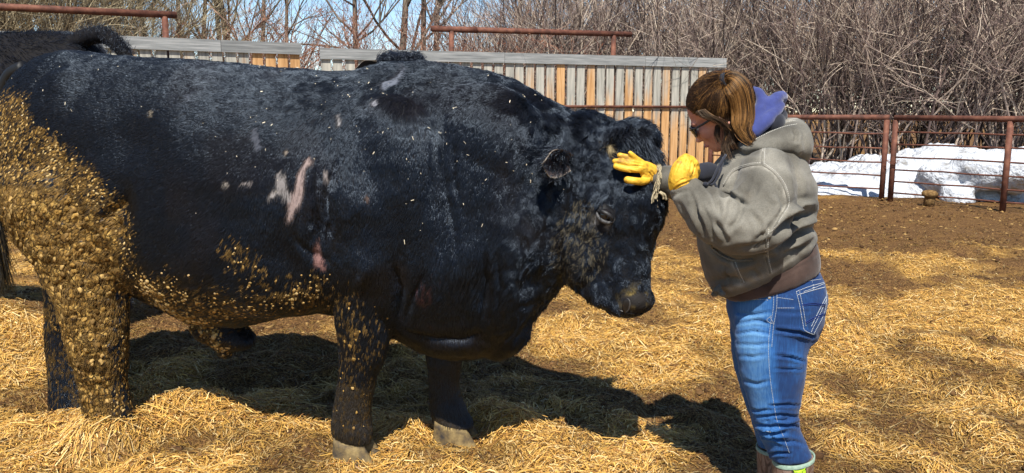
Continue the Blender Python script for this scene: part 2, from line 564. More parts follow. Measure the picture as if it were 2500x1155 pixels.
def straw_cover(x, y):
    """0 bare trodden manure .. 1 deep straw"""
    P = np.stack([x, y, np.zeros_like(x)], -1)
    c = .66 + .9 * fbm(P * .9, 31, 3) + 1.25 * fbm(P * 3.4, 35, 3)
    c -= 1.05 * sstep(7.0, 8.6, y + .5 * fbm(P * .9, 41, 2) + .28 * np.minimum(x, 0))
    # trodden dark spots
    for px, py, r in ((2120, 700, .38), (2060, 655, .3), (1340, 770, .16), (700, 870, .4), (2330, 930, .22), (2200, 1010, .2), (480, 1065, .16), (2380, 700, .25), (1750, 700, .25)):
        q = on_ground(px, py)
        c -= .5 * np.exp(-((x - q[0]) ** 2 + ((y - q[1]) * .7) ** 2) / r ** 2)
    for px, py, r in ((420, 830, .42), (620, 860, .42), (800, 880, .42), (1000, 900, .40), (1200, 920, .36), (1400, 960, .30), (1540, 985, .2), (740, 830, .4)):  # dark manure tone laid along the bull's cast shadow, deepening the shade
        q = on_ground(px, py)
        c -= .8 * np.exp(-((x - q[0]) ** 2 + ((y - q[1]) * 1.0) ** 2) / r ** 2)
    for mx, my, sx, sy, a in MOUNDS[:4]:
        c += .9 * np.exp(-((x - mx) / (sx * 1.3)) ** 2 - ((y - my) / (sy * 1.3)) ** 2)
    c += .7 * np.exp(-((x - FEET[2][0]) ** 2 + (y - FEET[2][1] + .12) ** 2) / .3 ** 2)
    return np.clip(c, 0, 1)

def axis_lines(a, b, step, lim_lo, lim_hi, grow=1.14):
    L = list(np.arange(a, b + step / 2, step))
    s = step; v = L[-1]
    while v < lim_hi:
        s *= grow; v += s; L.append(v)
    s = step; v = L[0]; lo = []
    while v > lim_lo:
        s *= grow; v -= s; lo.append(v)
    return np.array(lo[::-1] + L)

gx = axis_lines(-3.4, 3.2, .022, -420, 420, 1.16)
gy = axis_lines(1.9, 6.6, .022, -60, 700, 1.07)
GX, GY = np.meshgrid(gx, gy)
GZ = ground_h(GX, GY)
nx_, ny_ = len(gx), len(gy)
ii = np.arange(nx_ * ny_).reshape(ny_, nx_)
gf = np.stack([ii[:-1, :-1], ii[:-1, 1:], ii[1:, 1:], ii[1:, :-1]], -1).reshape(-1, 4)

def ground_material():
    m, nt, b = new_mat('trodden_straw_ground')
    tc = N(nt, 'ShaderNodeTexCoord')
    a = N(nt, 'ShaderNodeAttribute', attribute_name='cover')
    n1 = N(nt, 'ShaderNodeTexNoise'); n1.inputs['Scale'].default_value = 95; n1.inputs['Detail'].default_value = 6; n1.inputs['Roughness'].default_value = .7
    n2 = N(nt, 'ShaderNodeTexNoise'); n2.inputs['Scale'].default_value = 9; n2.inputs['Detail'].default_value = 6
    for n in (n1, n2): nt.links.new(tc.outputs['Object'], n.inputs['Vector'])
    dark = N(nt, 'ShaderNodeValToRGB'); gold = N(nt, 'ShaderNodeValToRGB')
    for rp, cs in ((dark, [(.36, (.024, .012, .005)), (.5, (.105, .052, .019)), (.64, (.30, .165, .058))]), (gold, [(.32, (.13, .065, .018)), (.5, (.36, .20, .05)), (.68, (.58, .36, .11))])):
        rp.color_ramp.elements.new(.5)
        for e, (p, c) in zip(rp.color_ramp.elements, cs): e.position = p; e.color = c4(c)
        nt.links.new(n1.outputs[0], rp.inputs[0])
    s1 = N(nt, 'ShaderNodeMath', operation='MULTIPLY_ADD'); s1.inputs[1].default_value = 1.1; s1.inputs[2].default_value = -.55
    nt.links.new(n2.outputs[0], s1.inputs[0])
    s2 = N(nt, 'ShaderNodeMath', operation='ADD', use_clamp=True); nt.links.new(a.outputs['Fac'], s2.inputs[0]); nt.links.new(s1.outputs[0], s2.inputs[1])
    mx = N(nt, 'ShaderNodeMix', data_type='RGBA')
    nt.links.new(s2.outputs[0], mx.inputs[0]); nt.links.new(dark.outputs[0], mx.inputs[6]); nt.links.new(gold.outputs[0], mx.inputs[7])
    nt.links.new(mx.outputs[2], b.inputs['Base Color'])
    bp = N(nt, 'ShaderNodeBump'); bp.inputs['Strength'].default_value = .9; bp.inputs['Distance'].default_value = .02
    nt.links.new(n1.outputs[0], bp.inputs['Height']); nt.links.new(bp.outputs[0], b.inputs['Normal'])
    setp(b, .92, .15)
    return m
ground = np_mesh('ground', np.stack([GX, GY, GZ], -1).reshape(-1, 3), gf, ground_material(), None, True)
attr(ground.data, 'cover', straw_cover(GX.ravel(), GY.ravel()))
ground['kind'] = 'structure'

# loose straw: bent strips lying over each other
def straw_points(n, y0, y1, power):
    y = y0 + (y1 - y0) * RNG.random(n) ** power
    half = .70 * y + .35
    x = (RNG.random(n) * 2 - 1) * half
    return x, y

xs, ys = [], []
for n, y0, y1, pw in ((270000, 2.15, 5.0, 1.05), (150000, 4.6, 9.0, 1.1), (60000, 8.0, 13.6, 1.0)):
    x, y = straw_points(n, y0, y1, pw); xs.append(x); ys.append(y)
sx_, sy_ = np.concatenate(xs), np.concatenate(ys)
cov = straw_cover(sx_, sy_)
keep = RNG.random(len(sx_)) < (.26 + .74 * cov ** 1.2)
sx_, sy_, cov = sx_[keep], sy_[keep], cov[keep]
n = len(sx_)
Pn = np.stack([sx_, sy_, np.zeros(n)], 1)
ang = 2.6 * PI * fbm(Pn * 1.3, 51, 2) + RNG.normal(0, .75, n)
ln = np.clip(RNG.lognormal(-3.8, .60, n), .007, .12) * (.75 + .5 * cov) * (1 + .05 * sy_)
ln = np.where(RNG.random(n) < .05, ln * 2.6 + .03, ln)
wd = RNG.uniform(.0007, .0016, n) * (1 + .07 * sy_)
dirx, diry = np.cos(ang), np.sin(ang)
bend = RNG.normal(0, .22, n)
pts = []
for t in (-.5, -.02, .5):
    off = bend * (t * t) * ln
    px_ = sx_ + dirx * ln * t - diry * off
    py_ = sy_ + diry * ln * t + dirx * off
    pts.append([px_, py_, None])
zb = RNG.random(n) ** 2.2 * .028 * (.25 + cov)
tilt = np.clip(RNG.normal(0, .2, n), -.4, .4) * np.where(ln > .07, .25, 1)
mid_z = ground_h(pts[1][0], pts[1][1]) + zb
V = np.empty((n, 6, 3))
for k, t in enumerate((-.5, 0, .5)):
    hx = ground_h(pts[k][0], pts[k][1])
    z = np.maximum(mid_z * .35 + (hx + zb) * .65 + tilt * ln * t + (.004 if k == 1 else 0) + np.abs(bend) * .0 , hx + .001)
    for s, sg in ((0, -1), (1, 1)):
        V[:, 2 * k + s, 0] = pts[k][0] - diry * wd * sg
        V[:, 2 * k + s, 1] = pts[k][1] + dirx * wd * sg
        V[:, 2 * k + s, 2] = z + wd * sg * RNG.normal(0, .6, n)
F = (np.arange(n)[:, None, None] * 6 + np.array([[0, 1, 3, 2], [2, 3, 5, 4]])[None]).reshape(-1, 4)
pal = np.array([(.52, .30, .07), (.60, .39, .13), (.44, .235, .05), (.66, .48, .22), (.30, .14, .035), (.16, .08, .03), (.58, .34, .07)])
pr = np.array([.24, .18, .22, .09, .13, .06, .08])
ci = RNG.choice(len(pal), n, p=pr)
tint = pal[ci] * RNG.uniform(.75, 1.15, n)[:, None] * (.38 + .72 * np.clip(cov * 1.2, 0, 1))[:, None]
straw = np_mesh('straw', V.reshape(-1, 3), F, tint_mat('straw_stalk', .55, .35))
attr(straw.data, 'tint', np.repeat(tint, 6, 0))
straw['kind'] = 'stuff'; straw['label'] = 'loose golden straw bedding strewn over the yard'; straw['category'] = 'straw'

# trodden clods of manure and caked straw
ck = Geo()
oct_v = np.array([(1, 0, 0), (0, 1, 0), (-1, 0, 0), (0, -1, 0), (.6, .6, .6), (-.6, .6, .6), (-.6, -.6, .6), (.6, -.6, .6), (0, 0, .95)])
oct_f = [(0, 4, 7), (0, 1, 4), (1, 5, 4), (1, 2, 5), (2, 6, 5), (2, 3, 6), (3, 7, 6), (3, 0, 7), (4, 5, 8), (5, 6, 8), (6, 7, 8), (7, 4, 8)]
nC = 42000
x, y = straw_points(nC, 2.2, 12.8, .95)
cv = straw_cover(x, y)
kp = RNG.random(nC) < (1.0 - .75 * cv)
x, y, cv = x[kp], y[kp], cv[kp]; nC = len(x)
z = ground_h(x, y)
sz = np.clip(RNG.lognormal(-5.0, .5, nC), .004, .026) * (1 + .04 * y)
rot = RNG.random(nC) * 2 * PI
VV = oct_v[None] * (1 + RNG.normal(0, .28, (nC, 9, 1))) * sz[:, None, None] * np.array([1, .8, .7])
cx, sx2 = np.cos(rot)[:, None], np.sin(rot)[:, None]
VV = np.stack([VV[..., 0] * cx - VV[..., 1] * sx2 + x[:, None], VV[..., 0] * sx2 + VV[..., 1] * cx + y[:, None], VV[..., 2] + z[:, None] - .15 * sz[:, None]], -1)
FF = (np.arange(nC)[:, None, None] * 9 + np.array(oct_f)[None]).reshape(-1, 3)
tc_ = np.array([(.065, .033, .014), (.12, .064, .025), (.27, .165, .06)])[RNG.choice(3, nC, p=(.5, .3, .2))] * RNG.uniform(.7, 1.2, nC)[:, None]
clods = np_mesh('manure_clods', VV.reshape(-1, 3), FF, tint_mat('clod', .95, .15, bump=.6, bscale=150, bdist=.004))
attr(clods.data, 'tint', np.repeat(tc_, 9, 0))
clods['kind'] = 'stuff'; clods['label'] = 'brown clods of trodden manure scattered over the yard'; clods['category'] = 'dirt'

# ------------------------------------------------------------------ windbreak panels of upright boards on pipe frames
PLANK_W, PITCH_W = .148, .195

def plank_mesh(h):
    """one rough sawn board, standing on z = 0, slightly uneven edges and chamfers"""
    g = Geo()
    w, t = PLANK_W / 2, .019
    prof = [(-w, -t + .003), (-w + .004, -t), (w - .004, -t), (w, -t + .003), (w, t), (-w, t)]
    rings = [np.array([(x + random.uniform(-.002, .002), y, z) for x, y in prof]) for z in (0, h * .33, h * .66, h)]
    g.rings(rings)
    return g.mesh('plank')

def windbreak(label, A, B, top, raw_ends, n_skip=0):
    """A, B ground ends (x, y); boards between them, rail board on top, pipe frame behind"""
    A, B = np.array(A), np.array(B)
    L = np.linalg.norm(B - A); e = (B - A) / L; nrm = np.array([e[1], -e[0]])   # towards the camera
    rz = math.atan2(e[1], e[0])
    root = thing('windbreak_panel', label, 'fence', (A[0], A[1], 0), 'board windbreak panels along the yard', rz)
    nb = int(round(L / PITCH_W))
    meshes = [plank_mesh(top - .19) for _ in range(5)]
    for m in meshes: m.materials.append(M_PLANK)
    for i in range(nb):
        o = bpy.data.objects.new('plank', meshes[i % 5] if random.random() < .7 else random.choice(meshes))
        COL.objects.link(o); o.parent = root
        o.location = ((i + .5) * L / nb + random.uniform(-.006, .006), random.uniform(-.003, .003), .10 + random.uniform(-.015, .015))
        o.rotation_euler = (0, random.uniform(-.004, .004), random.choice((0, 0, PI)))
        o['raw'] = (2.6 if i in raw_ends else random.choice((.7, .9, 1.1, 1.3, .8, 1.5)) * (.85 + .7 * i / nb))
    # top rail: two boards butted end to end, on the near face
    cuts = [0, L * .41, L * .77, L]
    for a, b in zip(cuts[:-1], cuts[1:]):
        g = Geo(); w, t = .088, .019
        g.rings([np.array([(x, -.041 + t * s, top - .09 + w * q) for s, q in ((-1, -1), (1, -1), (1, 1), (-1, 1))]) for x in (a + .003, b - .003)])
        g.obj('top_rail', M_GRAIN_TOP, root)
    return root, L, e, rz

def pipe_on(root, p0, p1, r, name='pipe', K=14):
    g = Geo(); g.tube([p0, p1], r, K)
    return g.obj(name, M_RUST, root, True)

A0 = at(-260, 300, 10.4); A1 = at(741, 300, 13.0)
wb_a, La, ea, ra = windbreak('shorter grey board windbreak panel behind the bull\'s back with its last boards orange', A0[:2], A1[:2], 2.47, ())
nbA = int(round(La / PITCH_W))
for o in [c for c in wb_a.children if c.name.startswith('plank')][-4:]:
    o['raw'] = 3.2
B0 = at(786, 300, 13.3); B1 = at(1764, 300, 15.9)
wb_b, Lb, eb, rb = windbreak('long grey board windbreak panel behind the bull\'s neck, crossed by a rusty rail', B0[:2], B1[:2], 2.42, (21,))

def wb_local(root, px, py):
    """intersect the view ray with the panel plane -> (along, height)"""
    d = ray(px, py); M = root.matrix_basis.inverted()
    a = M @ Vector((0, 0, CAM_H)); b = (M.to_3x3() @ Vector(d))
    t = (.10 - a.y) / b.y
    q = a + b * t
    return q.x, q.z

for root, ends, posts, lo in ((wb_a, ((0, 17), (431, 37)), (405,), 0), (wb_b, ((1053, 70), (1541, 84)), (1102, 1498), 0)):
    (x0, z0), (x1, z1) = wb_local(root, *ends[0]), wb_local(root, *ends[1])
    if root is wb_a:
        sl = (z1 - z0) / (x1 - x0); z0 -= sl * (x0 - .2); x0 = .2
    pipe_on(root, (x0, .10, z0), (x1, .10, z1), .050, 'frame_rail')
    xm = x0 + (x1 - x0) * .17
    zm = z0 + (z1 - z0) * .17
    pipe_on(root, (xm - .16, .10, zm - .003), (xm + .16, .10, zm), .054, 'pipe_coupling')
    for p in posts:
        xp, zp = wb_local(root, p, 90)
        pipe_on(root, (xp, .10, 0), (xp, .10, z0 + (z1 - z0) * (xp - x0) / (x1 - x0) - .03), .045, 'frame_post')
    if root is wb_a:
        pipe_on(root, (1.0, .10, 0), (1.0, .10, z0 - .03), .045, 'frame_post')
xa, za = wb_local(wb_b, 1150, 258)
pipe_on(wb_b, (.05, -.045, 1.50), (Lb - .02, -.045, 1.49), .024, 'cross_rail', 10)
pipe_on(wb_b, (.05, .05, .5), (Lb - .02, .05, .5), .024, 'back_rail', 10)
pipe_on(wb_a, (.05, .05, 1.0), (La - .02, .05, 1.0), .024, 'back_rail', 10)

# ------------------------------------------------------------------ rusty pipe corral panels
def corral_panel(label, A, B, top, rods, posts, gate_end):
    A, B = np.array(A[:2]), np.array(B[:2])
    L = np.linalg.norm(B - A); e = (B - A) / L
    root = thing('corral_panel', label, 'fence panel', (A[0], A[1], 0), 'rusty pipe corral panels', math.atan2(e[1], e[0]))
    zg = lambda s: float(ground_h(np.array([A[0] + e[0] * s]), np.array([A[1] + e[1] * s]))[0])
    g = Geo()
    g.tube([(-.03 if gate_end != 'start' else -.02, 0, top), (L * .5, 0, top - .006), (L + .03, 0, top)], .043, 14)
    # open pipe end
    g.obj('top_pipe', M_RUST, root, True)
    for s in posts:
        pipe_on(root, (s, 0, zg(s) - .05), (s, 0, top - .035), .042, 'post', 12)
    for z in rods:
        g = Geo(); k = 9
        g.tube([(s, .0 + random.uniform(-.004, .004), z + random.uniform(-.008, .008)) for s in np.linspace(posts[0], posts[-1] if gate_end != 'open' else L, k)], .0125, 8)
        g.obj('rod', M_RUST, root, True)
    return root

C0 = at(1735, 300, 14.9); C1 = at(2165, 300, 12.75)
Lc = np.linalg.norm((C1 - C0)[:2])
corral_panel('rusty pipe corral panel ending in an open pipe beside the woman', C0, C1, 1.315, (1.06, .83, .61, .40, .185), (.02, Lc * .5, Lc), 'end')
D0 = at(2187, 300, 12.65); D1 = at(2780, 300, 10.1)
Ld = np.linalg.norm((D1 - D0)[:2])
Ls = np.linalg.norm((at(2474, 300, 11.35) - D0)[:2])
corral_panel('rusty pipe corral panel with six rods in front of the high snow', D0, D1, 1.31, (1.09, .90, .705, .51, .325, .145), (.0, Ls, Ld), 'start')
# chain between the two end posts
cg = Geo()
q0, q1 = at(2163, 392, 12.68), at(2189, 392, 12.6)
for k in range(9):
    t = k / 8
    c = q0 * (1 - t) + q1 * t + np.array([0, -.055, -.05 * math.sin(PI * t)])
    aa = np.arange(10) / 10 * 2 * PI
    ax = np.array([1, 0, 0]) if k % 2 else np.array([.7, .7, 0])
    cg.tube([c + .022 * math.cos(a) * np.array([.9, 0, -.2]) + .013 * math.sin(a) * (np.array([0, .3, 1]) if k % 2 else np.array([0, 1, .2])) for a in list(aa) + [0]], .0045, 6)
ch = cg.obj('chain', M_RUST, None, True)
ch['label'] = 'short rusty chain tying the two corral panels together'; ch['category'] = 'chain'
# short post stub capped with muck in front of the snow
q = on_ground(2268, 497, .03)
g = Geo()
rg = []
for z, r in ((-.05, .075), (.06, .08), (.10, .075), (.115, .11), (.16, .115), (.19, .09), (.205, .03)):
    a = np.arange(12) / 12 * 2 * PI
    rg.append(np.stack([q[0] + r * (1 + .12 * np.sin(3 * a + z * 30)) * np.cos(a), q[1] + r * np.sin(a), np.full(12, z + .03)], 1))
g.rings(rg)
st = g.obj('post_stub', noise_mat('muck', [(.3, (.05, .03, .012)), (.5, (.14, .08, .03)), (.7, (.26, .17, .07))], 25, .95, .15, bump=.8, bscale=60, bdist=.01), None, True)
st['label'] = 'short muck covered post stub at the foot of the snow bank'; st['category'] = 'post'

# ------------------------------------------------------------------ ploughed snow behind the corral
def snow_bank(name, x0, x1, yfun, hfun, depth, seed):
    nu, nv = 260, 70
    u = np.linspace(0, 1, nu); v = np.linspace(0, 1, nv)
    U, W = np.meshgrid(u, v)
    X = x0 + (x1 - x0) * U
    Y = yfun(X) + W * depth
    prof = np.sin(np.clip(W * 1.35, 0, 1) * PI / 2) ** .55 * (1 - .25 * W) * sstep(1.02, .8, W)
    P = np.stack([X, Y, np.zeros_like(X)], -1).reshape(-1, 3)
    big = fbm(P * 1.3, seed, 3).reshape(U.shape); fine = (fbm(P * 6.5, seed + 7, 3) + .5 * np.abs(fbm(P * 11, seed + 9, 3))).reshape(U.shape)
    Z = hfun(X) * prof * (1 + .25 * big) + .10 * fine * prof - .04
    Y = Y - .25 * prof * big - .05 * fine
    idx = np.arange(nu * nv).reshape(nv, nu)
    Fq = np.stack([idx[:-1, :-1], idx[:-1, 1:], idx[1:, 1:], idx[1:, :-1]], -1).reshape(-1, 4)
    # lumps broken off by the plough
    o = np_mesh(name, np.stack([X, Y, Z], -1).reshape(-1, 3), Fq, M_SNOW, None, True)
    o['kind'] = 'structure'
    return o
hs = lambda X: .30 + .18 * sstep(5.0, 5.9, X) + .30 * sstep(6.2, 6.7, X) + .16 * sstep(7.0, 7.4, X)
snow_bank('snow', 4.5, 12.0, lambda X: 13.75 - .46 * (X - 5.5), hs, 2.6, 61)
sg = Geo()
for px, py, Y, r in ((2290, 390, 13.2, .26), (2400, 380, 12.9, .36), (2470, 385, 12.6, .33), (2210, 425, 13.6, .2), (2120, 440, 13.9, .18), (2030, 440, 14.2, .2), (1985, 455, 14.4, .16), (2340, 440, 12.8, .2)):
    c = at(px, py + 25, Y)
    sg.ell(c - np.array([0, 0, .10]), (r * 1.25, r * 1.4, r * .95), None, 10, 14)
Vs, Fs = remesh(sg, .05, 3)
nn = vnormals(Vs, Fs); Vs = Vs + nn * (.10 * fbm(Vs * 3.6, 71, 4))[:, None]
so = np_mesh('snow_lump', Vs, Fs, M_SNOW, None, True); so['kind'] = 'structure'

# ------------------------------------------------------------------ bare trees and thicket
def branch_path(p, d, L, k, wig, up):
    pts = [p]; d = d / np.linalg.norm(d)
    for i in range(k):
        d = d + RNG.normal(0, wig, 3) + np.array([0, 0, up])
        d /= np.linalg.norm(d)
        p = p + d * L / k
        pts.append(p)
    return pts

def perp_dir(d, spread):
    r = RNG.normal(0, 1, 3); r -= d * r.dot(d); r /= np.linalg.norm(r) + 1e-9
    a = spread * RNG.uniform(.6, 1.25)
    return d * math.cos(a) + r * math.sin(a)

def grow(geo, p, d, L, r, level, maxlev, nchild, wig, up, spread, K, tips=None, shrink=.62):
    k = 5 if level < 2 else (4 if level == 2 else 3)
    pts = branch_path(p, d, L, k, wig, up)
    rr = [r * (1 - .62 * i / k) for i in range(k + 1)]
    geo[min(level, len(geo) - 1)].tube(pts, rr, K[min(level, len(K) - 1)])
    if level >= maxlev:
        if tips is not None: tips.append(pts[-1])
        return
    for c in range(nchild[level]):
        t = RNG.uniform(.25, 1.0) if level else RNG.uniform(.3, 1.0)
        i = min(int(t * k), k - 1)
        q = pts[i] + (pts[i + 1] - pts[i]) * (t * k - i)
        dd = unit(pts[i + 1] - pts[i])
        grow(geo, q, perp_dir(dd, spread), L * shrink * RNG.uniform(.7, 1.15) * (1.15 - .4 * t), max(rr[i] * .62, .0042), level + 1, maxlev, nchild, wig, up, spread, K, tips, shrink)

def bush_mesh(seed, h, stems, lean, r0=.017, n1=9, n2=5):
    global RNG
    keep_, RNG = RNG, np.random.default_rng(seed)
    g = Geo()
    for s in range(stems):
        a = RNG.random() * 2 * PI
        p = np.array([math.cos(a), math.sin(a), 0]) * RNG.uniform(.02, .5)
        d = np.array([math.cos(a) * lean * RNG.uniform(.2, 1.4), math.sin(a) * lean * RNG.uniform(.2, 1.4), 1.0])
        grow([g], p, d, h * RNG.uniform(.6, 1.1), r0 * RNG.uniform(.6, 1.3), 0, 2, (n1, n2), .13, .04, .62, (5, 4, 3), None, .5)
    RNG = keep_
    me = g.mesh('bush')
    attr(me, 'stem', np.concatenate([np.full(len(v), random.random()) for v in g.v]))
    return me

BUSH = [bush_mesh(100 + k, 4.5, 15, .38, .021, 12, 4) for k in range(6)]
for k, m in enumerate(BUSH): m.materials.append(M_TWIG_BROWN)
PALE = [bush_mesh(140 + k, 5.2, 10, .28, .014, 10, 6) for k in range(3)]
for m in PALE: m.materials.append(M_TWIG_YELLOW)
RED = [bush_mesh(170 + k, 2.7, 10, .4, .011, 8, 5) for k in range(3)]
for m in RED: m.materials.append(M_TWIG_RED)

def plant_bush(name, meshes, x, y, s, label, group):
    o = bpy.data.objects.new(name, random.choice(meshes))
    COL.objects.link(o)
    o.location = (x, y, float(ground_h(np.array([x]), np.array([y]))[0]) - .03)
    o.rotation_euler = (random.uniform(-.06, .06), random.uniform(-.06, .06), random.random() * 2 * PI)
    o.scale = (s * random.uniform(.9, 1.15), s * random.uniform(.9, 1.15), s * random.uniform(.92, 1.1))
    o['label'] = label; o['category'] = 'bush'; o['group'] = group
    return o

# thick brown thicket, from behind the long panel to beyond the corral
rows = [(0.0, 15, 1.0), (1.4, 14, 1.0), (3.0, 13, 1.05), (5.2, 12, 1.15)]
for dy, cnt, s in rows:
    for i in range(cnt):
        f = (i + random.uniform(.1, .9)) / cnt
        px = 1180 + (2750 - 1180) * f
        Y0 = 17.2 - 2.3 * sstep(1500, 2600, px) if px > 1500 else 17.2
        Y = Y0 + dy + random.uniform(-.4, .4) + 1.1 * sstep(1950, 1800, px)
        x = at(px, 300, Y)[0]
        plant_bush('bush', BUSH, x, Y, s * random.uniform(.85, 1.1) * (.86 + .14 * sstep(1150, 1400, px)), 'bare grey brown bush in the dense thicket beyond the fences', 'bare bushes of the thicket')
for i in range(16):     # pale brush at the far left
    px = -160 + 680 * (i + random.random()) / 16 * (1 if i % 2 else .8)
    Y = 14.6 + 2.5 * random.random() + (0 if i < 8 else 2.0)
    plant_bush('pale_bush', PALE, at(px, 300, Y)[0], Y, random.uniform(.85, 1.1) * (1.1 if px < 350 else .8), 'pale yellowish bare brush behind the shorter windbreak panel', 'pale brush behind the windbreak')
for i in range(18):     # russet shrubs between the two panels
    px = 480 + 800 * (i + random.random()) / 18
    Y = 16.5 + 2.2 * random.random()
    plant_bush('russet_bush', RED, at(px, 300, Y)[0], Y, random.uniform(1.05, 1.28), 'low russet shrub with dead leaves showing over the windbreak panels', 'russet shrubs behind the windbreak')
# dead leaves still hanging on the russet shrubs
for o in [o for o in COL.objects if o.name.startswith('russet_bush')]:
    g = Geo()
    me = o.data
    co = np.empty(len(me.vertices) * 3, np.float32); me.vertices.foreach_get('co', co); co = co.reshape(-1, 3)
    pick = RNG.choice(len(co), 700)
    for p in co[pick]:
        if p[2] < .9: continue
        u, w = unit(RNG.normal(0, 1, 3)), unit(RNG.normal(0, 1, 3))
        s = RNG.uniform(.012, .026)
        g.add([p, p + u * s + w * s * .5, p + u * s * 2, p + u * s - w * s * .5], [(0, 1, 2, 3)])
    lf = g.obj('dead_leaves', M_LEAF_RED, o)
    lf['kind'] = 'stuff'

def tree(label, px, Y, h, r, seed, lean=(0, 0), n=(8, 6, 5), spread=.75, mat=M_BARK, forks=1, group='bare trees behind the windbreak'):
    global RNG
    x = at(px, 300, Y)[0]
    root = thing('bare_tree', label, 'tree', (x, Y, -.05), group)
    keep_, RNG = RNG, np.random.default_rng(seed)
    tr, lb, tw = Geo(), Geo(), Geo()
    for f in range(forks):
        d = np.array([lean[0] + (f - (forks - 1) / 2) * .16, lean[1], 1.0])
        pts = branch_path(np.zeros(3), d, h, 9, .045, .02)
        rr = [r * (1 - .8 * i / 9) for i in range(10)]
        tr.tube(pts, rr, 9)
        for c in range(n[0]):
            t = RNG.uniform(.22, .98)
            i = min(int(t * 9), 8)
            q = pts[i] + (pts[i + 1] - pts[i]) * (t * 9 - i)
            dd = unit(pts[i + 1] - pts[i])
            grow([lb, tw, tw], q, perp_dir(dd, spread), h * .42 * RNG.uniform(.6, 1.1) * (1.2 - .6 * t), max(rr[i] * .45, .012), 0, 2, (n[1], n[2]), .12, .045, .6, (6, 4, 3), None, .55)
    RNG = keep_
    tr.obj('trunk', mat, root, True); lb.obj('limbs', mat, root, True)
    t_o = tw.obj('twigs', M_TWIG_YELLOW if mat is not M_BARK else M_BARK, root)
    t_o['kind'] = 'stuff'
    attr(t_o.data, 'stem', np.concatenate([np.full(len(v), random.random()) for v in tw.v]))
    return root
tree('tall bare tree with a straight dark trunk rising behind the cow\'s head', 968, 20.5, 9.5, .115, 201, (.0, 0), (15, 6, 5), .85, M_BARK)
tree('slim bare tree leaning over the gap between the windbreak panels', 868, 20.0, 8.5, .085, 202, (-.05, 0), (14, 6, 5), .95, M_BARK)
tree('twin stemmed pale tree at the edge of the thicket', 1040, 21.5, 9.5, .10, 203, (.03, 0), (10, 5, 5), .8, M_BARK, 2)
tree('thin bare tree standing against the blue sky over the orange boards', 690, 22.5, 8.0, .075, 204, (0, 0), (15, 6, 4), .6, M_BARK)
tree('young bare tree beside a gap of blue sky', 640, 21.5, 8.0, .085, 205, (-.03, 0), (15, 6, 4), .65, M_BARK)
tree('grey bare tree with two stems behind the rusty pipe post', 560, 20.5, 8.5, .09, 206, (.02, 0), (12, 6, 4), .7, M_BARK, 2)
for i, (px, Y) in enumerate(((505, 20.2), (455, 19.2), (395, 20.5), (330, 19.5), (255, 20.6), (180, 20.2), (90, 21), (20, 20.2), (-70, 20.5))):
    tree('slender grey bare tree among the brush behind the shorter windbreak panel', px, Y, 8 + random.random() * 1.5, .07 + .03 * random.random(), 220 + i, (random.uniform(-.06, .06), 0), (12, 6, 4), .7, M_BARK, 1, 'slender bare trees behind the brush')
for i, (px, Y) in enumerate(((1260, 23), (1460, 23.5), (1650, 23), (1850, 22), (2060, 21.5), (2260, 21), (2440, 20.5), (2600, 20))):
    tree('tall thin bare tree standing behind the brown thicket', px, Y, 8.5 + random.random() * 1.5, .07 + .03 * random.random(), 240 + i, (random.uniform(-.06, .06), 0), (12, 6, 4), .7, M_BARK, 1, 'thin bare trees behind the thicket')

# ------------------------------------------------------------------ the bull
def to_world(x, y, z):
    return BO + np.multiply.outer(np.asarray(x, float), BE) + np.multiply.outer(np.asarray(y, float), BN) + np.multiply.outer(np.asarray(z, float), np.array([0, 0, 1.0]))

def to_local(P):
    Q = P - BO
    return Q @ BE, Q @ BN, Q[:, 2]

KR = 40
AN = np.arange(KR) / KR * 2 * PI
def sgnpow(v, p):
    return np.sign(v) * np.abs(v) ** p

bg_ = Geo()
trunk = [(48, 300, 470, .12, .0), (62, 218, 545, .20, .1), (98, 166, 625, .265, .15), (150, 134, 680, .315, .12), (200, 123, 695, .35, .05), (300, 134, 692, .37, .05),
         (400, 140, 735, .41, .08), (500, 146, 783, .435, .1), (600, 156, 790, .445, .1), (700, 167, 768, .44, .1), (800, 178, 755, .425, .12), (880, 176, 768, .405, .2),
         (960, 154, 805, .385, .3), (1040, 148, 852, .36, .35), (1120, 160, 862, .345, .35), (1200, 178, 845, .32, .3), (1260, 200, 825, .29, .25), (1310, 228, 775, .25, .2),
         (1370, 262, 700, .21, .15), (1430, 300, 630, .15, .1)]
rings = []
for px, t, b, w, nar in trunk:
    xl = BL(px, (t + b) / 2)[0]
    zt, zb = BL(px, t)[1], BL(px, b)[1]
    zc, hh = (zt + zb) / 2, (zt - zb) / 2
    s_, c_ = np.sin(AN), np.cos(AN)
    y = w * sgnpow(c_, .86) * (1 - nar * np.maximum(s_, 0) ** 1.5)
    z = zc + hh * sgnpow(s_, .92)
    rings.append(to_world(np.full(KR, xl), y, z))
bg_.rings(rings)

def leg(rows, off, ratio=.75, exp_=2.0):
    rg = []
    for row in rows:
        py, xl, xr = row[:3]
        o = off if len(row) < 4 else row[3]
        (x0, z0), (x1, z1) = BL(xl, py, o), BL(xr, py, o)
        a = (x1 - x0) / 2
        rr = ratio if len(row) < 5 else row[4]
        rg.append(to_world((x0 + x1) / 2 + a * np.cos(AN), o + a * rr * np.sin(AN), np.full(KR, (z0 + z1) / 2)))
    bg_.rings(rg)

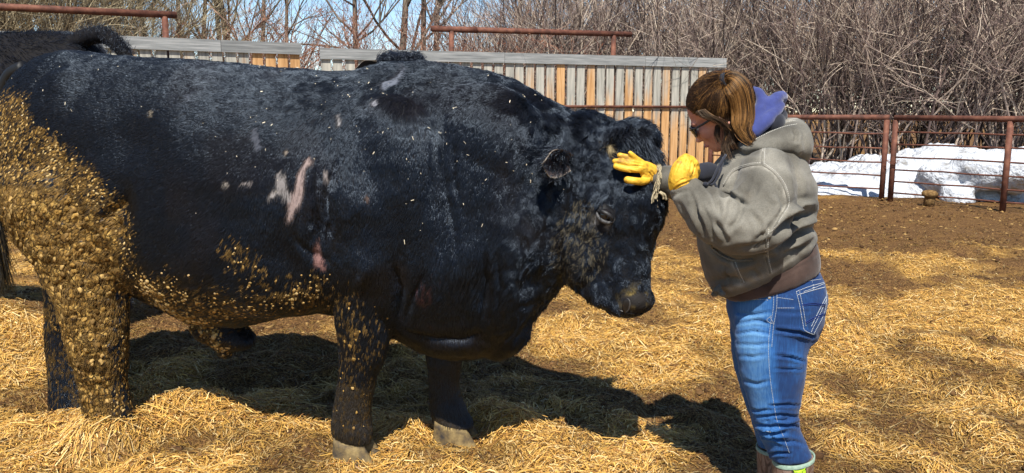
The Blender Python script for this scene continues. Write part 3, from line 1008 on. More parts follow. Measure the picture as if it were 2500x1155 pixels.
# hind, near / far ; fore, near / far : (y, left, right[, lateral offset[, thickness ratio]])
leg([(300, 60, 250, -.16, .5), (420, 16, 330, -.20, .55), (500, 24, 335, -.22, .6), (570, 54, 312, -.235, .62), (640, 100, 306, -.24, .68), (700, 135, 303), (760, 158, 303), (820, 170, 303), (880, 188, 301), (930, 204, 300), (985, 214, 312), (1030, 218, 322), (1062, 222, 326)], -.245, .78)
leg([(500, 60, 310, .2, .6), (600, 90, 290, .22, .65), (700, 122, 240, .2), (800, 122, 216, .19), (870, 126, 216, .18), (930, 132, 226, .17), (985, 134, 242, .16), (1030, 136, 250, .16)], .17, .85)
leg([(470, 860, 1040, -.2, .5), (560, 818, 1030, -.22, .55), (630, 806, 1008, -.225, .62), (700, 820, 980, -.225, .75), (760, 822, 958), (820, 830, 950), (870, 833, 938), (920, 830, 918), (970, 822, 906), (1020, 812, 903), (1050, 811, 906), (1078, 822, 904)], -.215, .85)
leg([(640, 1000, 1180, .2, .6), (740, 1020, 1165, .2, .7), (820, 1040, 1142, .19), (880, 1046, 1124), (930, 1050, 1118), (965, 1050, 1122), (1005, 1054, 1140), (1030, 1060, 1156), (1042, 1070, 1150)], .16, .85)

def bell(px, py, off, r, yaw=0, pitch=0):
    x, z = BL(px, py, off)
    cy, sy, cp, sp = math.cos(math.radians(yaw)), math.sin(math.radians(yaw)), math.cos(math.radians(pitch)), math.sin(math.radians(pitch))
    ax = cp * BE + sp * np.array([0, 0, 1.0])
    az = -sp * BE + cp * np.array([0, 0, 1.0])
    bg_.ell(to_world(x, off, z), r, [ax, BN, az])

for s in (-1, 1):
    bell(195, 400, s * .20, (.29, .165, .40))          # haunch
    bell(985, 470, s * .20, (.26, .165, .38), 0, 14)   # shoulder
    bell(930, 620, s * .20, (.20, .12, .24))          # arm
    bell(1160, 430, s * .14, (.30, .14, .36), 0, -20) # neck muscle
    bell(640, 600, s * .22, (.42, .20, .30))          # barrel
bell(884, 885, -.215, (.078, .058, .075)); bell(1082, 885, .17, (.060, .052, .07))
bell(856, 1045, -.215, (.078, .062, .05)); bell(1100, 1012, .16, (.066, .058, .045))
bell(196, 800, -.245, (.055, .045, .09)); bell(150, 800, .18, (.05, .045, .08))
bell(1120, 790, 0, (.24, .24, .14))                   # brisket
bell(1215, 760, 0, (.15, .15, .20))
bell(1010, 225, 0, (.36, .10, .10), 0, 0)             # hump
bell(1425, 350, 0, (.15, .13, .12))
bell(545, 815, 0, (.16, .07, .07), 0, -8)             # sheath
bell(550, 838, 0, (.04, .045, .07))

# head: frame of its own, turned towards the camera and hanging
HP = at(1500, 345, 3.03)
HM = at(1530, 745, 2.90)
HH = unit(HM - HP)
HF = np.array([.80, -.60, 0]); HF = unit(HF - HH * HF.dot(HH))
HS = np.cross(HH, HF)                      # far side is +
if HS[1] < 0: HS = -HS
HLEN = np.linalg.norm(HM - HP)
SCALE_H = 1962 / 3.0
head_rows = [(326, 1456, 1556, .080, .5), (348, 1402, 1584, .115, .6), (390, 1374, 1592, .125, .7), (440, 1368, 1604, .130, .75), (500, 1370, 1617, .135, .8), (545, 1370, 1610, .134, .8), (590, 1368, 1592, .116, .8),
             (640, 1372, 1580, .098, .8), (690, 1392, 1577, .084, .85), (725, 1438, 1583, .080, .9), (752, 1474, 1583, .075, .95), (772, 1508, 1568, .055, 1.0)]
rg = []
for py, xl, xr, b, fl in head_rows:
    t = (py - 345) / 400.0
    P0 = HP + (HM - HP) * t
    pcx, _ = proj(P0)
    d = ray((xl + xr) / 2, py)
    # point on the view ray nearest the head's middle plane (plane through HP spanned by HH and HF)
    nrm = HS
    tt = (HP - CAMP).dot(nrm) / d.dot(nrm)
    c = CAMP + d * tt
    H_ = (xr - xl) / 2 / (1962 / c[1])
    a = math.sqrt(max(H_ ** 2 - (b * .6) ** 2, .02 ** 2)) / .80
    ring = c + np.multiply.outer(a * sgnpow(np.cos(AN), .85), HF) + np.multiply.outer(b * sgnpow(np.sin(AN), .8) * (1 - (1 - fl) * .6 * np.maximum(-np.cos(AN), 0)), HS)
    rg.append(ring)
bg_.rings(rg)
def hpt(px, py, s=0.0):
    """point of the head's lengthwise plane shifted s towards the far side"""
    d = ray(px, py)
    tt = ((HP - CAMP).dot(HS) + s) / d.dot(HS)
    return CAMP + d * tt
def hell(px, py, s, r):
    bg_.ell(hpt(px, py, s), r, [HF, HS, HH])
hell(1562, 735, 0, (.045, .075, .045))      # muzzle
hell(1470, 510, -.115, (.075, .035, .05))   # brow ridge
hell(1470, 510, .115, (.075, .035, .05))
hell(1415, 610, -.085, (.085, .045, .12))   # cheek
hell(1415, 610, .085, (.085, .045, .12))
hell(1530, 345, 0, (.12, .10, .07))         # poll
BV, BF = remesh(bg_, .0082, 20, .6)
BNr = vnormals(BV, BF)
bpx, bpy_ = proj(BV)
lx, ly, lz = to_local(BV)
view = unit(CAMP - BV)
facing = (BNr * view).sum(1)
nearm = sstep(-.05, .25, facing) * sstep(.10, -.05, ly)          # near flank only
nearh = sstep(-.05, .25, facing)
X, Y = bpx, bpy_

# ---- hide relief: hollows, rib and muscle modelling, folds of loose skin
D = np.zeros(len(BV))
soft = [(310, 350, 70, 60, -.030), (420, 330, 60, 90, .012), (555, 520, 90, 70, -.018), (590, 300, 140, 80, .012), (785, 560, 28, 90, -.028), (740, 520, 30, 110, .016), (820, 470, 35, 90, .022), (885, 500, 45, 50, .02),
        (1090, 480, 22, 150, -.022), (1000, 420, 60, 160, .012), (1180, 340, 90, 90, .02), (1160, 560, 60, 60, -.012), (700, 620, 40, 80, -.016), (290, 520, 35, 80, -.035), (970, 740, 24, 90, -.035), (885, 655, 45, 60, .022),
        (1345, 560, 30, 120, -.028), (1330, 400, 40, 60, -.015), (1310, 690, 35, 50, -.03), (1130, 640, 60, 70, .016), (1070, 700, 40, 60, .014), (1180, 720, 22, 90, -.016), (1250, 640, 30, 90, .012), (200, 300, 90, 60, .015), (110, 470, 50, 60, .012), (1430, 560, 24, 24, .010), (1500, 610, 26, 60, -.012), (470, 640, 70, 60, .012), (1462, 672, 30, 34, -.014), (1520, 640, 26, 60, .010), (1500, 735, 22, 20, -.008), (1445, 470, 34, 30, .012), (1485, 570, 16, 26, -.010), (1560, 560, 40, 80, -.006)]
for cx_, cy_, rx_, ry_, a in soft:
    D += a * blob(X, Y, cx_, cy_, rx_, ry_) * nearh
folds = [([(775, 395), (765, 470), (772, 540), (790, 600)], 9, -.020), ([(835, 380), (800, 450), (795, 520)], 8, -.014), ([(1088, 280), (1080, 380), (1088, 470), (1110, 560), (1120, 640)], 8, -.016), ([(1050, 330), (1055, 430), (1060, 520)], 7, -.010), ([(1110, 350), (1112, 440), (1130, 520)], 7, -.009),
         ([(990, 812), (1060, 828), (1130, 830), (1170, 812)], 7, -.011), ([(1185, 620), (1190, 700), (1175, 790)], 8, -.016), ([(1215, 620), (1225, 700), (1215, 800)], 8, -.012), ([(720, 580), (760, 620), (800, 640)], 9, -.014), ([(955, 640), (975, 720), (962, 800)], 9, -.02), ([(905, 640), (880, 690), (885, 760)], 12, .012),
         ([(300, 480), (255, 530), (300, 610)], 14, -.028), ([(1040, 660), (1010, 720), (985, 790)], 8, -.015)]
for k in range(9):   # fan of creases above the brisket
    a = k / 8
    folds.append(([(1060 + 14 * k, 560 + 10 * k), (1090 + 13 * k, 640 + 6 * k), (1080 + 10 * k, 740)], 4, -.006))
for pts_, w_, a in folds:
    d_, par_ = pl_dist(X, Y, pts_)
    D += a * np.exp(-(d_ / w_) ** 2) * np.sin(np.clip(par_, .03, .97) * PI) ** .6 * nearh
D += .010 * fbm(BV * 3.0, 5, 3) + .0022 * fbm(BV * 11, 8, 3)
# ---- mud mask (near flank from the photograph, the other side the same kind)
mudp = lambda pts_, w_: np.exp(-(pl_dist(X, Y, pts_)[0] / w_) ** 2)
XB = np.interp(Y, [200, 240, 300, 345, 400, 450, 520, 600, 720, 1100], [40, 75, 105, 160, 225, 275, 315, 325, 330, 340])
hind = sstep(22, -45, X - XB + 26 * fbm(BV * 7, 21, 3)) * sstep(200, 270, Y + 30 * fbm(BV * 6, 22, 2))
wild = hind * sstep(400, 500, Y + X * -.25 + 45 * fbm(BV * 5, 25, 2))
caked = np.clip(wild * sstep(310, 270, X + 18 * fbm(BV * 9, 26, 2)), 0, 1) * (1 - .75 * sstep(245, 300, X) * sstep(720, 800, Y))
ring = hind * (1 - sstep(.2, .8, caked)) * sstep(.1, -.05, ly + 0 * X)
belly = np.maximum(mudp([(400, 700), (500, 755), (640, 745), (760, 715)], 42), .8 * mudp([(575, 615), (620, 665)], 34)) * sstep(640, 560, 600 + 0 * X)
belly = np.maximum(belly, .85 * mudp([(350, 690), (430, 770), (500, 800), (540, 850)], 26))
fore = .75 * blob(X, Y, 862, 830, 22, 55) + .9 * blob(X, Y, 850, 945, 16, 26) + .6 * mudp([(850, 700), (845, 780), (890, 860)], 26) + .7 * blob(X, Y, 858, 1030, 20, 16)
cheek = .36 * blob(X, Y, 1420, 590, 55, 90, 10)
nearleg = sstep(.06, -.03, ly)
caked = caked * nearleg; ring = ring * nearleg; fore = fore * nearleg * .36 + .16 * nearleg * sstep(690, 780, Y) * blob(X, Y, 870, 900, 80, 240) * sstep(780, 800, X)
fore = fore + .22 * sstep(.05, .12, ly) * sstep(.75, .35, lz) * sstep(-1.0, -1.2, lx)
mud = np.clip(np.maximum.reduce([caked * nearh, ring * .8 * nearh, belly * nearh, np.clip(fore, 0, 1) * nearh]), 0, 1)
farm = sstep(.05, .2, ly) * np.clip(sstep(-1.15, -1.4, lx + .1 * fbm(BV * 6, 27, 2)) * sstep(1.25, .9, lz) , 0, 1)
mud = np.maximum(mud, farm * .8)
mud = np.maximum(mud, .8 * sstep(.04, .1, ly) * sstep(.85, .5, lz) * sstep(-1.0, -1.2, lx) * (.7 + .6 * fbm(BV * 9, 28, 2)))
cake_r = np.abs(fbm(BV * 13, 33, 3))
cake = np.clip(caked * nearh + farm * .6, 0, 1)
D += cake * (.010 * fbm(BV * 8, 36, 3) + .007 * fbm(BV * 30, 38, 2) + .009 * sstep(0, .16, cake_r) + .006 * sstep(0, .2, np.abs(fbm(BV * 27, 39, 2))) - .006) + belly * nearh * .004
BV = BV + BNr * D[:, None]
BNr = vnormals(BV, BF)

# ---- colours of hide, bare and scabbed skin, mud
base = np.full((len(BV), 3), (.010, .0105, .013))
def paint(mask, col):
    global base
    base = base * (1 - mask[:, None]) + np.array(col) * mask[:, None]
nz1 = fbm(BV * np.array([46, 46, 13]), 44, 3)
def streak(pts_, w_, e=.62):
    d_, par_ = pl_dist(X, Y, pts_)
    return sstep(1.0, .55, d_ / (w_ * (1 - .5 * np.abs(par_ - .5))) + e * 1.6 * nz1) * nearm
bare = np.zeros(len(BV))
for pts_, w_, c in (([(752, 392), (738, 430), (716, 480), (706, 535)], 19, (.25, .19, .175)), ([(690, 430), (698, 480)], 25, (.19, .175, .17)), ([(655, 480), (672, 470)], 9, (.25, .23, .22)), ([(585, 449), (612, 446)], 6, (.28, .25, .24)),
                    ([(545, 444), (552, 452)], 9, (.28, .25, .22)), ([(796, 420), (800, 438)], 9, (.24, .21, .20)), ([(828, 285), (832, 300)], 10, (.20, .19, .19)), ([(920, 248), (918, 258)], 8, (.19, .19, .21)), ([(772, 600), (770, 640)], 15, (.17, .095, .085)), ([(780, 640), (790, 655)], 9, (.17, .09, .08)),
                    ([(938, 215), (975, 195), (990, 165)], 12, (.10, .11, .135)), ([(626, 320), (630, 360)], 14, (.055, .06, .075)), ([(462, 235), (466, 248)], 7, (.16, .18, .22)), ([(1487, 360), (1500, 372)], 10, (.28, .22, .12)), ([(895, 480), (900, 484)], 8, (.16, .11, .09)), ([(700, 372), (706, 368)], 7, (.24, .2, .16)), ([(370, 275), (372, 282)], 6, (.2, .17, .13))):
    s = streak(pts_, w_)
    paint(s * .9, c); bare = np.maximum(bare, s)
pink = np.clip(blob(X, Y, 1040, 715, 34, 42) + .5 * blob(X, Y, 1010, 795, 40, 10), 0, 1) * nearh * sstep(-.1, .35, nz1 + .1)
paint(pink * .6, (.07, .026, .024)); bare = np.maximum(bare, pink * .45)
under = sstep(.72, .62, lz) * blob(X, Y, 1100, 865, 90, 26) * nearh
paint(under * .6, (.02, .018, .016)); bare = np.maximum(bare, under * .1)
eyes = np.clip(1.3 * blob(X, Y, 1470, 543, 17, 30, -14) + .5 * blob(X, Y, 1478, 527, 24, 20), 0, 1) * nearh
paint(np.clip(eyes * 1.3, 0, .85) * sstep(-.3, .3, fbm(BV * 40, 83, 2)), (.13, .127, .125)); bare = np.maximum(bare, np.clip(eyes * 1.3, 0, 1))
muzz = sstep(.3, .7, blob(X, Y, 1562, 738, 42, 34) * 1.2) * nearh
paint(muzz * .9, (.017, .015, .014)); bare = np.maximum(bare, muzz)
paint(sstep(.1, .5, fbm(BV * 28, 81, 3) + .15) * blob(X, Y, 1562, 724, 40, 24) * .9 * nearh, (.26, .19, .06))
shank = sstep(.45, .3, lz) * sstep(-.8, -.6, lx)
paint(np.clip(shank, 0, 1) * .6 * nearh, (.05, .036, .02))

body_mat, nt, b = new_mat('black_hide')
a1 = N(nt, 'ShaderNodeAttribute', attribute_name='tint'); a2 = N(nt, 'ShaderNodeAttribute', attribute_name='mud'); a3 = N(nt, 'ShaderNodeAttribute', attribute_name='cake')
tc = N(nt, 'ShaderNodeTexCoord')
vo = N(nt, 'ShaderNodeTexVoronoi'); vo.inputs['Scale'].default_value = 62
nzw = N(nt, 'ShaderNodeTexNoise'); nzw.inputs['Scale'].default_value = 30; nzw.inputs['Detail'].default_value = 6
nt.links.new(tc.outputs['Object'], vo.inputs['Vector']); nt.links.new(tc.outputs['Object'], nzw.inputs['Vector'])
rp = N(nt, 'ShaderNodeValToRGB'); rp.color_ramp.elements.new(.5)
for e, (p, c) in zip(rp.color_ramp.elements, [(.36, (.06, .03, .008)), (.5, (.26, .145, .034)), (.64, (.44, .28, .08))]): e.position = p; e.color = c4(c)
nt.links.new(nzw.outputs[0], rp.inputs[0])
# scales of dried mud: the less mud, the smaller the scales left on the hair
th = N(nt, 'ShaderNodeMath', operation='MULTIPLY_ADD'); th.inputs[1].default_value = .62; th.inputs[2].default_value = .02
nt.links.new(a2.outputs['Fac'], th.inputs[0])
df = N(nt, 'ShaderNodeMath', operation='SUBTRACT'); nt.links.new(th.outputs[0], df.inputs[0]); nt.links.new(vo.outputs['Distance'], df.inputs[1])
mr = N(nt, 'ShaderNodeMapRange'); mr.inputs['From Min'].default_value = -.02; mr.inputs['From Max'].default_value = .08
nt.links.new(df.outputs[0], mr.inputs[0])
mm = N(nt, 'ShaderNodeMath', operation='MULTIPLY'); nt.links.new(mr.outputs[0], mm.inputs[0])
st_ = N(nt, 'ShaderNodeMapRange'); st_.inputs['From Min'].default_value = .08; st_.inputs['From Max'].default_value = .25
nt.links.new(a2.outputs['Fac'], st_.inputs[0]); nt.links.new(st_.outputs[0], mm.inputs[1])
mxk = N(nt, 'ShaderNodeMath', operation='MAXIMUM')
ck_ = N(nt, 'ShaderNodeMapRange'); ck_.inputs['From Min'].default_value = .5; ck_.inputs['From Max'].default_value = .8
nt.links.new(a3.outputs['Fac'], ck_.inputs[0]); nt.links.new(ck_.outputs[0], mxk.inputs[0]); nt.links.new(mm.outputs[0], mxk.inputs[1])
mx = N(nt, 'ShaderNodeMix', data_type='RGBA')
nt.links.new(mxk.outputs[0], mx.inputs[0]); nt.links.new(a1.outputs['Color'], mx.inputs[6]); nt.links.new(rp.outputs[0], mx.inputs[7])
crd = N(nt, 'ShaderNodeMix', data_type='RGBA'); crd.inputs[6].default_value = (.03, .018, .008, 1)
nt.links.new(mx.outputs[2], crd.inputs[7]); nt.links.new(crd.outputs[2], b.inputs['Base Color'])
hsum = N(nt, 'ShaderNodeMath', operation='MULTIPLY_ADD'); hsum.inputs[1].default_value = .6
nt.links.new(nzw.outputs[0], hsum.inputs[0]); nt.links.new(mxk.outputs[0], hsum.inputs[2])
bp = N(nt, 'ShaderNodeBump'); bp.inputs['Strength'].default_value = .9; bp.inputs['Distance'].default_value = .012
vc = N(nt, 'ShaderNodeTexVoronoi', feature='DISTANCE_TO_EDGE'); vc.inputs['Scale'].default_value = 34
wv_ = N(nt, 'ShaderNodeVectorMath', operation='MULTIPLY_ADD'); wv_.inputs[1].default_value = (.03, .03, .03)
nt.links.new(nzw.outputs['Color'], wv_.inputs[0]); nt.links.new(tc.outputs['Object'], wv_.inputs[2]); nt.links.new(wv_.outputs[0], vc.inputs['Vector'])
cr = N(nt, 'ShaderNodeMapRange'); cr.inputs['From Max'].default_value = .12
nt.links.new(vc.outputs['Distance'], cr.inputs[0])
cinv = N(nt, 'ShaderNodeMath', operation='MULTIPLY_ADD', use_clamp=True); cinv.inputs[1].default_value = 1.0
ci2 = N(nt, 'ShaderNodeMath', operation='SUBTRACT'); ci2.inputs[0].default_value = 1.0
nt.links.new(ck_.outputs[0], ci2.inputs[1])
nt.links.new(cr.outputs[0], cinv.inputs[0]); nt.links.new(ci2.outputs[0], cinv.inputs[2]); nt.links.new(cinv.outputs[0], crd.inputs[0])
crm = N(nt, 'ShaderNodeMath', operation='MULTIPLY'); nt.links.new(cr.outputs[0], crm.inputs[0]); nt.links.new(ck_.outputs[0], crm.inputs[1])
hs2 = N(nt, 'ShaderNodeMath', operation='MULTIPLY_ADD'); hs2.inputs[1].default_value = .8
nt.links.new(crm.outputs[0], hs2.inputs[0]); nt.links.new(hsum.outputs[0], hs2.inputs[2])
nt.links.new(hs2.outputs[0], bp.inputs['Height']); nt.links.new(bp.outputs[0], b.inputs['Normal'])
setp(b, .75, .12)

bull = thing('bull', 'huge black bull with mud caked hindquarters lowering its head to the woman', 'bull', tuple(BO), None, -BYAW)
def bull_part(o): return adopt(o, bull)
body = bull_part(np_mesh('body', BV, BF, body_mat, None, True))
attr(body.data, 'tint', base); attr(body.data, 'mud', mud); attr(body.data, 'cake', cake)
BULL_BVH = bvh_of(BV, BF)

# ---- coat: combing directions given in the bull's own side view, blended by distance
comb_px = [  # (px, py, dx, dz, length, lift)
    (60, 250, -.3, -1, .030, .5), (130, 150, -.8, -.5, .03, .6), (250, 135, -1, -.2, .028, .5), (450, 150, -1, -.1, .024, .35), (700, 175, -1, -.2, .024, .35), (150, 330, -.6, -.8, .024, .35), (320, 300, -.9, -.5, .022, .35),
    (500, 300, -.9, -.45, .022, .3), (700, 320, -.7, -.7, .022, .3), (420, 480, -.9, -.45, .026, .4), (560, 600, -.8, -.6, .026, .4), (480, 730, -.9, -.35, .03, .4), (700, 700, -.8, -.3, .028, .35), (820, 500, -.2, -1, .03, .4),
    (890, 480, .3, -.9, .034, .55), (960, 250, -.3, -1, .028, .4), (1000, 150, -.9, .0, .036, .7), (1110, 155, -.7, .2, .042, .7), (1250, 200, -.4, .1, .038, .6), (1000, 420, -.1, -1, .03, .35), (1100, 300, .1, -1, .03, .3), (1200, 350, -.35, -.9, .038, .35),
    (1250, 500, -.25, -1, .042, .35), (1180, 600, -.1, -1, .045, .4), (1330, 330, -.6, -.7, .045, .35), (1400, 280, .3, -.4, .05, .6), (1290, 650, -.2, -1, .05, .4), (1300, 780, .1, -1, .055, .4), (1240, 840, .1, -1, .05, .4), (1100, 740, -.3, -.9, .022, .3), (1060, 660, -.2, -1, .028, .35),
    (1480, 340, -.3, .5, .05, .8), (1560, 340, .9, .2, .055, .8), (1600, 390, .7, -.8, .055, .6), (1500, 400, .3, -1, .03, .35), (1560, 470, .3, -1, .034, .45), (1610, 500, .25, -1, .04, .5), (1440, 440, -.2, -1, .036, .35), (1400, 520, -.6, -.8, .036, .4), (1420, 620, -.75, -.5, .034, .4), (1480, 560, -.1, -1, .014, .3), (1500, 600, 0, -1, .018, .3), (1450, 545, -.5, -.8, .016, .3), (1400, 680, -.5, -.8, .04, .5), (1540, 600, .1, -1, .024, .35), (1480, 650, -.3, -.9, .02, .3), (1560, 690, 0, -1, .012, .3), (1450, 740, -.2, -1, .022, .4),
    (120, 550, -.3, -1, .02, .4), (250, 700, 0, -1, .024, .4), (250, 900, 0, -1, .024, .4), (160, 950, 0, -1, .022, .4), (900, 620, -.3, -1, .024, .35), (870, 760, -.2, -1, .028, .4), (880, 900, -.1, -1, .024, .4), (860, 1050, -.1, -1, .026, .5), (1090, 920, 0, -1, .018, .35), (1100, 1030, .1, -1, .024, .4)]
CQ = np.array([(*BL(a, b_), c, d, e, f) for a, b_, c, d, e, f in comb_px])
def comb(xl, zl):
    w = 1 / ((xl[:, None] - CQ[None, :, 0]) ** 2 + (zl[:, None] - CQ[None, :, 1]) ** 2 + .004) ** 1.25
    w /= w.sum(1, keepdims=True)
    dv = unit(CQ[:, 2:4])
    return w @ dv, w @ CQ[:, 4], w @ CQ[:, 5]

def coat(Vv, Ff, Nn, n, dens, name, mat, parent_fn, colf, lenk=1.0, k=6, rad=.00056):
    T, W = sample(Vv, Ff, dens, n)
    P = interp(Vv, T, W); Q = unit(interp(Nn, T, W))
    xl, yl, zl = to_local(P)
    d2, L, lift = comb(xl, zl)
    side = d2[:, 0:1] * BE + d2[:, 1:2] * np.array([0, 0, 1.0])
    wn_ = np.stack([vnoise(P * 26 + 50 * s, 60 + s) for s in range(3)], 1)
    wm_ = np.stack([vnoise(P * 7 + 90 * s, 70 + s) for s in range(3)], 1)
    side = side + .08 * wn_ + .09 * wm_ + (.25 * sstep(-.1, .5, xl) * sstep(1.35, 1.1, zl))[:, None] * wm_
    tg = unit(side - Q * (side * Q).sum(1, keepdims=True))
    L = L * np.exp(RNG.normal(0, .2, n)) * lenk * (.62 + .02 * sstep(.6, .8, xl)) * (1 - .3 * np.exp(-((xl - .88) / .14) ** 2 - ((zl - 1.12) / .16) ** 2))
    lift = np.clip(lift * .8 + .12 + RNG.normal(0, .1, n), .28, 1.2)
    t = np.linspace(0, 1, k)
    wav = np.stack([vnoise(P * 42 + 31 * s, 80 + s) for s in range(3)], 1)
    bit = np.cross(Q, tg)
    ph = vnoise(P * 18, 90) * 6
    wv = .11 + .36 * sstep(.60, .85, xl) * sstep(1.5, 1.3, zl) + .22 * np.exp(-((xl - .02) / .16) ** 2 - ((zl - .98) / .16) ** 2)
    out = np.empty((n, k, 3))
    for i, ti in enumerate(t):
        out[:, i] = (P + Q * .0005 + tg * (L * ti * np.cos(lift * (1 - .6 * ti)))[:, None] + Q * (L * ti * np.sin(lift * (1 - .6 * ti)) * .8)[:, None]
                     + wav * (L * wv * ti ** 1.4)[:, None] + bit * (L * wv * .5 * np.sin(ph + ti * 4.2) * ti)[:, None])
    if name == 'coat' and len(KEEP_OFF):
        ok = np.ones(n, bool)
        for c_, r_ in KEEP_OFF:
            ok &= np.linalg.norm(out - c_, axis=2).min(1) > r_
        out, P, T, W = out[ok], P[ok], T[ok], W[ok]
    rr = rad * (1 - .75 * t) + .00012
    colr = colf(P, T, W)
    return parent_fn(curves_obj(name, out, rr, mat, None, colr))

d_near = sstep(-.3, .2, facing) * .85 + .15
headm = sstep(.62, .75, lx) * 1.0
dens = d_near * (1 - .93 * np.clip(bare, 0, 1)) * (1 - .70 * sstep(.3, .8, cake)) * (1 + .6 * headm)
tintv = np.concatenate([base, mud[:, None], (cheek * nearh)[:, None], cake[:, None]], 1)
xl_ = lambda P: (P - BO) @ BE
zl_ = lambda P: P[:, 2]
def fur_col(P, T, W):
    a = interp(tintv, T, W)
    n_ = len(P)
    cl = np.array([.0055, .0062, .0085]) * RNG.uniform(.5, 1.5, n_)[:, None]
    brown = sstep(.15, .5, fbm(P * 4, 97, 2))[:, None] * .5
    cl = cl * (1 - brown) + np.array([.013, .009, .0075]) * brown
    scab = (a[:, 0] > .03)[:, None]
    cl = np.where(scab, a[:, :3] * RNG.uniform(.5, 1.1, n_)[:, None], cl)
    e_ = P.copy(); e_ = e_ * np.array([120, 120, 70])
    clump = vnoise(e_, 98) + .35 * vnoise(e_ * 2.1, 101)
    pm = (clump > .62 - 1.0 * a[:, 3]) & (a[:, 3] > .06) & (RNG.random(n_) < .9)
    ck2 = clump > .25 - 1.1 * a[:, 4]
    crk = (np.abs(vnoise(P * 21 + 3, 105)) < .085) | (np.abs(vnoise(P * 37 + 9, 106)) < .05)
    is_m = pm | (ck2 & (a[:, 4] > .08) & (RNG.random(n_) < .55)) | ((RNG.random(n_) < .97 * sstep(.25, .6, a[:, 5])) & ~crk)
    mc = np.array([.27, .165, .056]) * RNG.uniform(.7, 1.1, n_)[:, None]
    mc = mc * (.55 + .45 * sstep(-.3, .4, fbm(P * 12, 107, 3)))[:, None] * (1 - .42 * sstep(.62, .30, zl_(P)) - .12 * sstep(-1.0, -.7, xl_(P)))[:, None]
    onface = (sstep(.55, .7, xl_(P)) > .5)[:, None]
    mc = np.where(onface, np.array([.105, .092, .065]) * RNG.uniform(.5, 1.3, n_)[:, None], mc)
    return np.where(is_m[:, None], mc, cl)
ep, en = hit(BULL_BVH, 1478, 526)
KEEP_OFF = [(ep + en * .012, .038), (np.array(hit(BULL_BVH, 1529, 743)[0]), .030), (np.array(hit(BULL_BVH, 1469, 548)[0]), .027), (np.array(hit(BULL_BVH, 1560, 742)[0]), .034)]
eb = np.array(hit(BULL_BVH, 1396, 396)[0]) + np.array([0, -.005, 0])
et = at(1320, 392, eb[1] - .13)
KEEP_OFF.append(((eb * .5 + et * .5), .055)); KEEP_OFF.append((et, .035))
et = eb + (et - eb) * 1.0
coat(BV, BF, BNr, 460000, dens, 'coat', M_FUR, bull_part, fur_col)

# ---- dried mud: scales and clods stuck to the coat
def dome(n):
    a = np.arange(6) / 6 * 2 * PI
    v = [np.stack([np.cos(a), np.sin(a), np.full(6, -.35)], 1), np.stack([.85 * np.cos(a + .3), .85 * np.sin(a + .3), np.full(6, .35)], 1), np.array([[.35, 0, .62], [-.3, .25, .62], [-.2, -.35, .6]])]
    f = []
    for k in range(6):
        f += [(k, (k + 1) % 6, 6 + (k + 1) % 6), (k, 6 + (k + 1) % 6, 6 + k)]
    f += [(6, 7, 12), (7, 8, 13), (8, 9, 13), (9, 10, 14), (10, 11, 14), (11, 6, 12), (7, 13, 12), (9, 14, 13), (11, 12, 14), (12, 13, 14)]
    return np.concatenate(v), np.array(f)
DV, DF = dome(0)
def clods_on(Vv, Ff, Nn, dens, n, s0, s1, flat, name, mat, parent_fn, cols, sharp=1.35):
    T, W = sample(Vv, Ff, dens, n)
    P = interp(Vv, T, W); Q = unit(interp(Nn, T, W))
    xl, yl, zl = to_local(P)
    d2, _, _ = comb(xl, zl)
    side = d2[:, 0:1] * BE + d2[:, 1:2] * np.array([0, 0, 1.0]) + RNG.normal(0, .25, (n, 3))
    tg = unit(side - Q * (side * Q).sum(1, keepdims=True)); bt = np.cross(Q, tg)
    s = np.clip(np.exp(RNG.uniform(math.log(s0), math.log(s1), n)), s0, s1)
    s = s * (.45 + .55 * np.clip(interp(dens, T, W) / (dens.max() + 1e-9), 0, 1))
    L = DV[None] * (1 + RNG.normal(0, .22, (n, len(DV), 1)))
    M = P[:, None] + s[:, None, None] * (L[..., 0:1] * sharp * tg[:, None] + L[..., 1:2] * .85 * bt[:, None] + L[..., 2:3] * flat * Q[:, None]) + Q[:, None] * .004
    Fx = (np.arange(n)[:, None, None] * len(DV) + DF[None]).reshape(-1, 3)
    o = parent_fn(np_mesh(name, M.reshape(-1, 3), Fx, mat, None, True))
    cc = np.array(cols)[RNG.choice(len(cols), n)] * RNG.uniform(.65, 1.2, n)[:, None]
    attr(o.data, 'tint', np.repeat(cc, len(DV), 0))
    o['kind'] = 'stuff'
    return o
M_CLOD = tint_mat('dried_mud', .95, .08, bump=.6, bscale=170, bdist=.004, vary=.3, vscale=70)
mudcol = [(.30, .18, .05), (.22, .125, .032), (.35, .225, .08), (.13, .072, .02), (.19, .115, .04)]
clods_on(BV, BF, BNr, np.clip(cake * nearh, 0, 1) ** 2 + .02 * farm, 420, .004, .012, .2, 'caked_mud', M_CLOD, bull_part, mudcol, 1.3)
clods_on(BV, BF, BNr, np.clip(ring * nearh * 1.2, 0, 1) ** 1.3, 1100, .0028, .0055, .28, 'mud_scales', M_CLOD, bull_part, mudcol + [(.42, .30, .13)], 1.8)
clods_on(BV, BF, BNr, np.clip(belly * nearh, 0, 1) ** 1.8, 720, .004, .0135, .32, 'mud_dags', M_CLOD, bull_part, [(.40, .27, .10), (.34, .21, .07), (.44, .31, .14), (.22, .13, .04)], 1.15)
clods_on(BV, BF, BNr, np.clip(fore, 0, 1) * nearh, 60, .004, .012, .5, 'leg_mud', M_CLOD, bull_part, mudcol, 1.2)
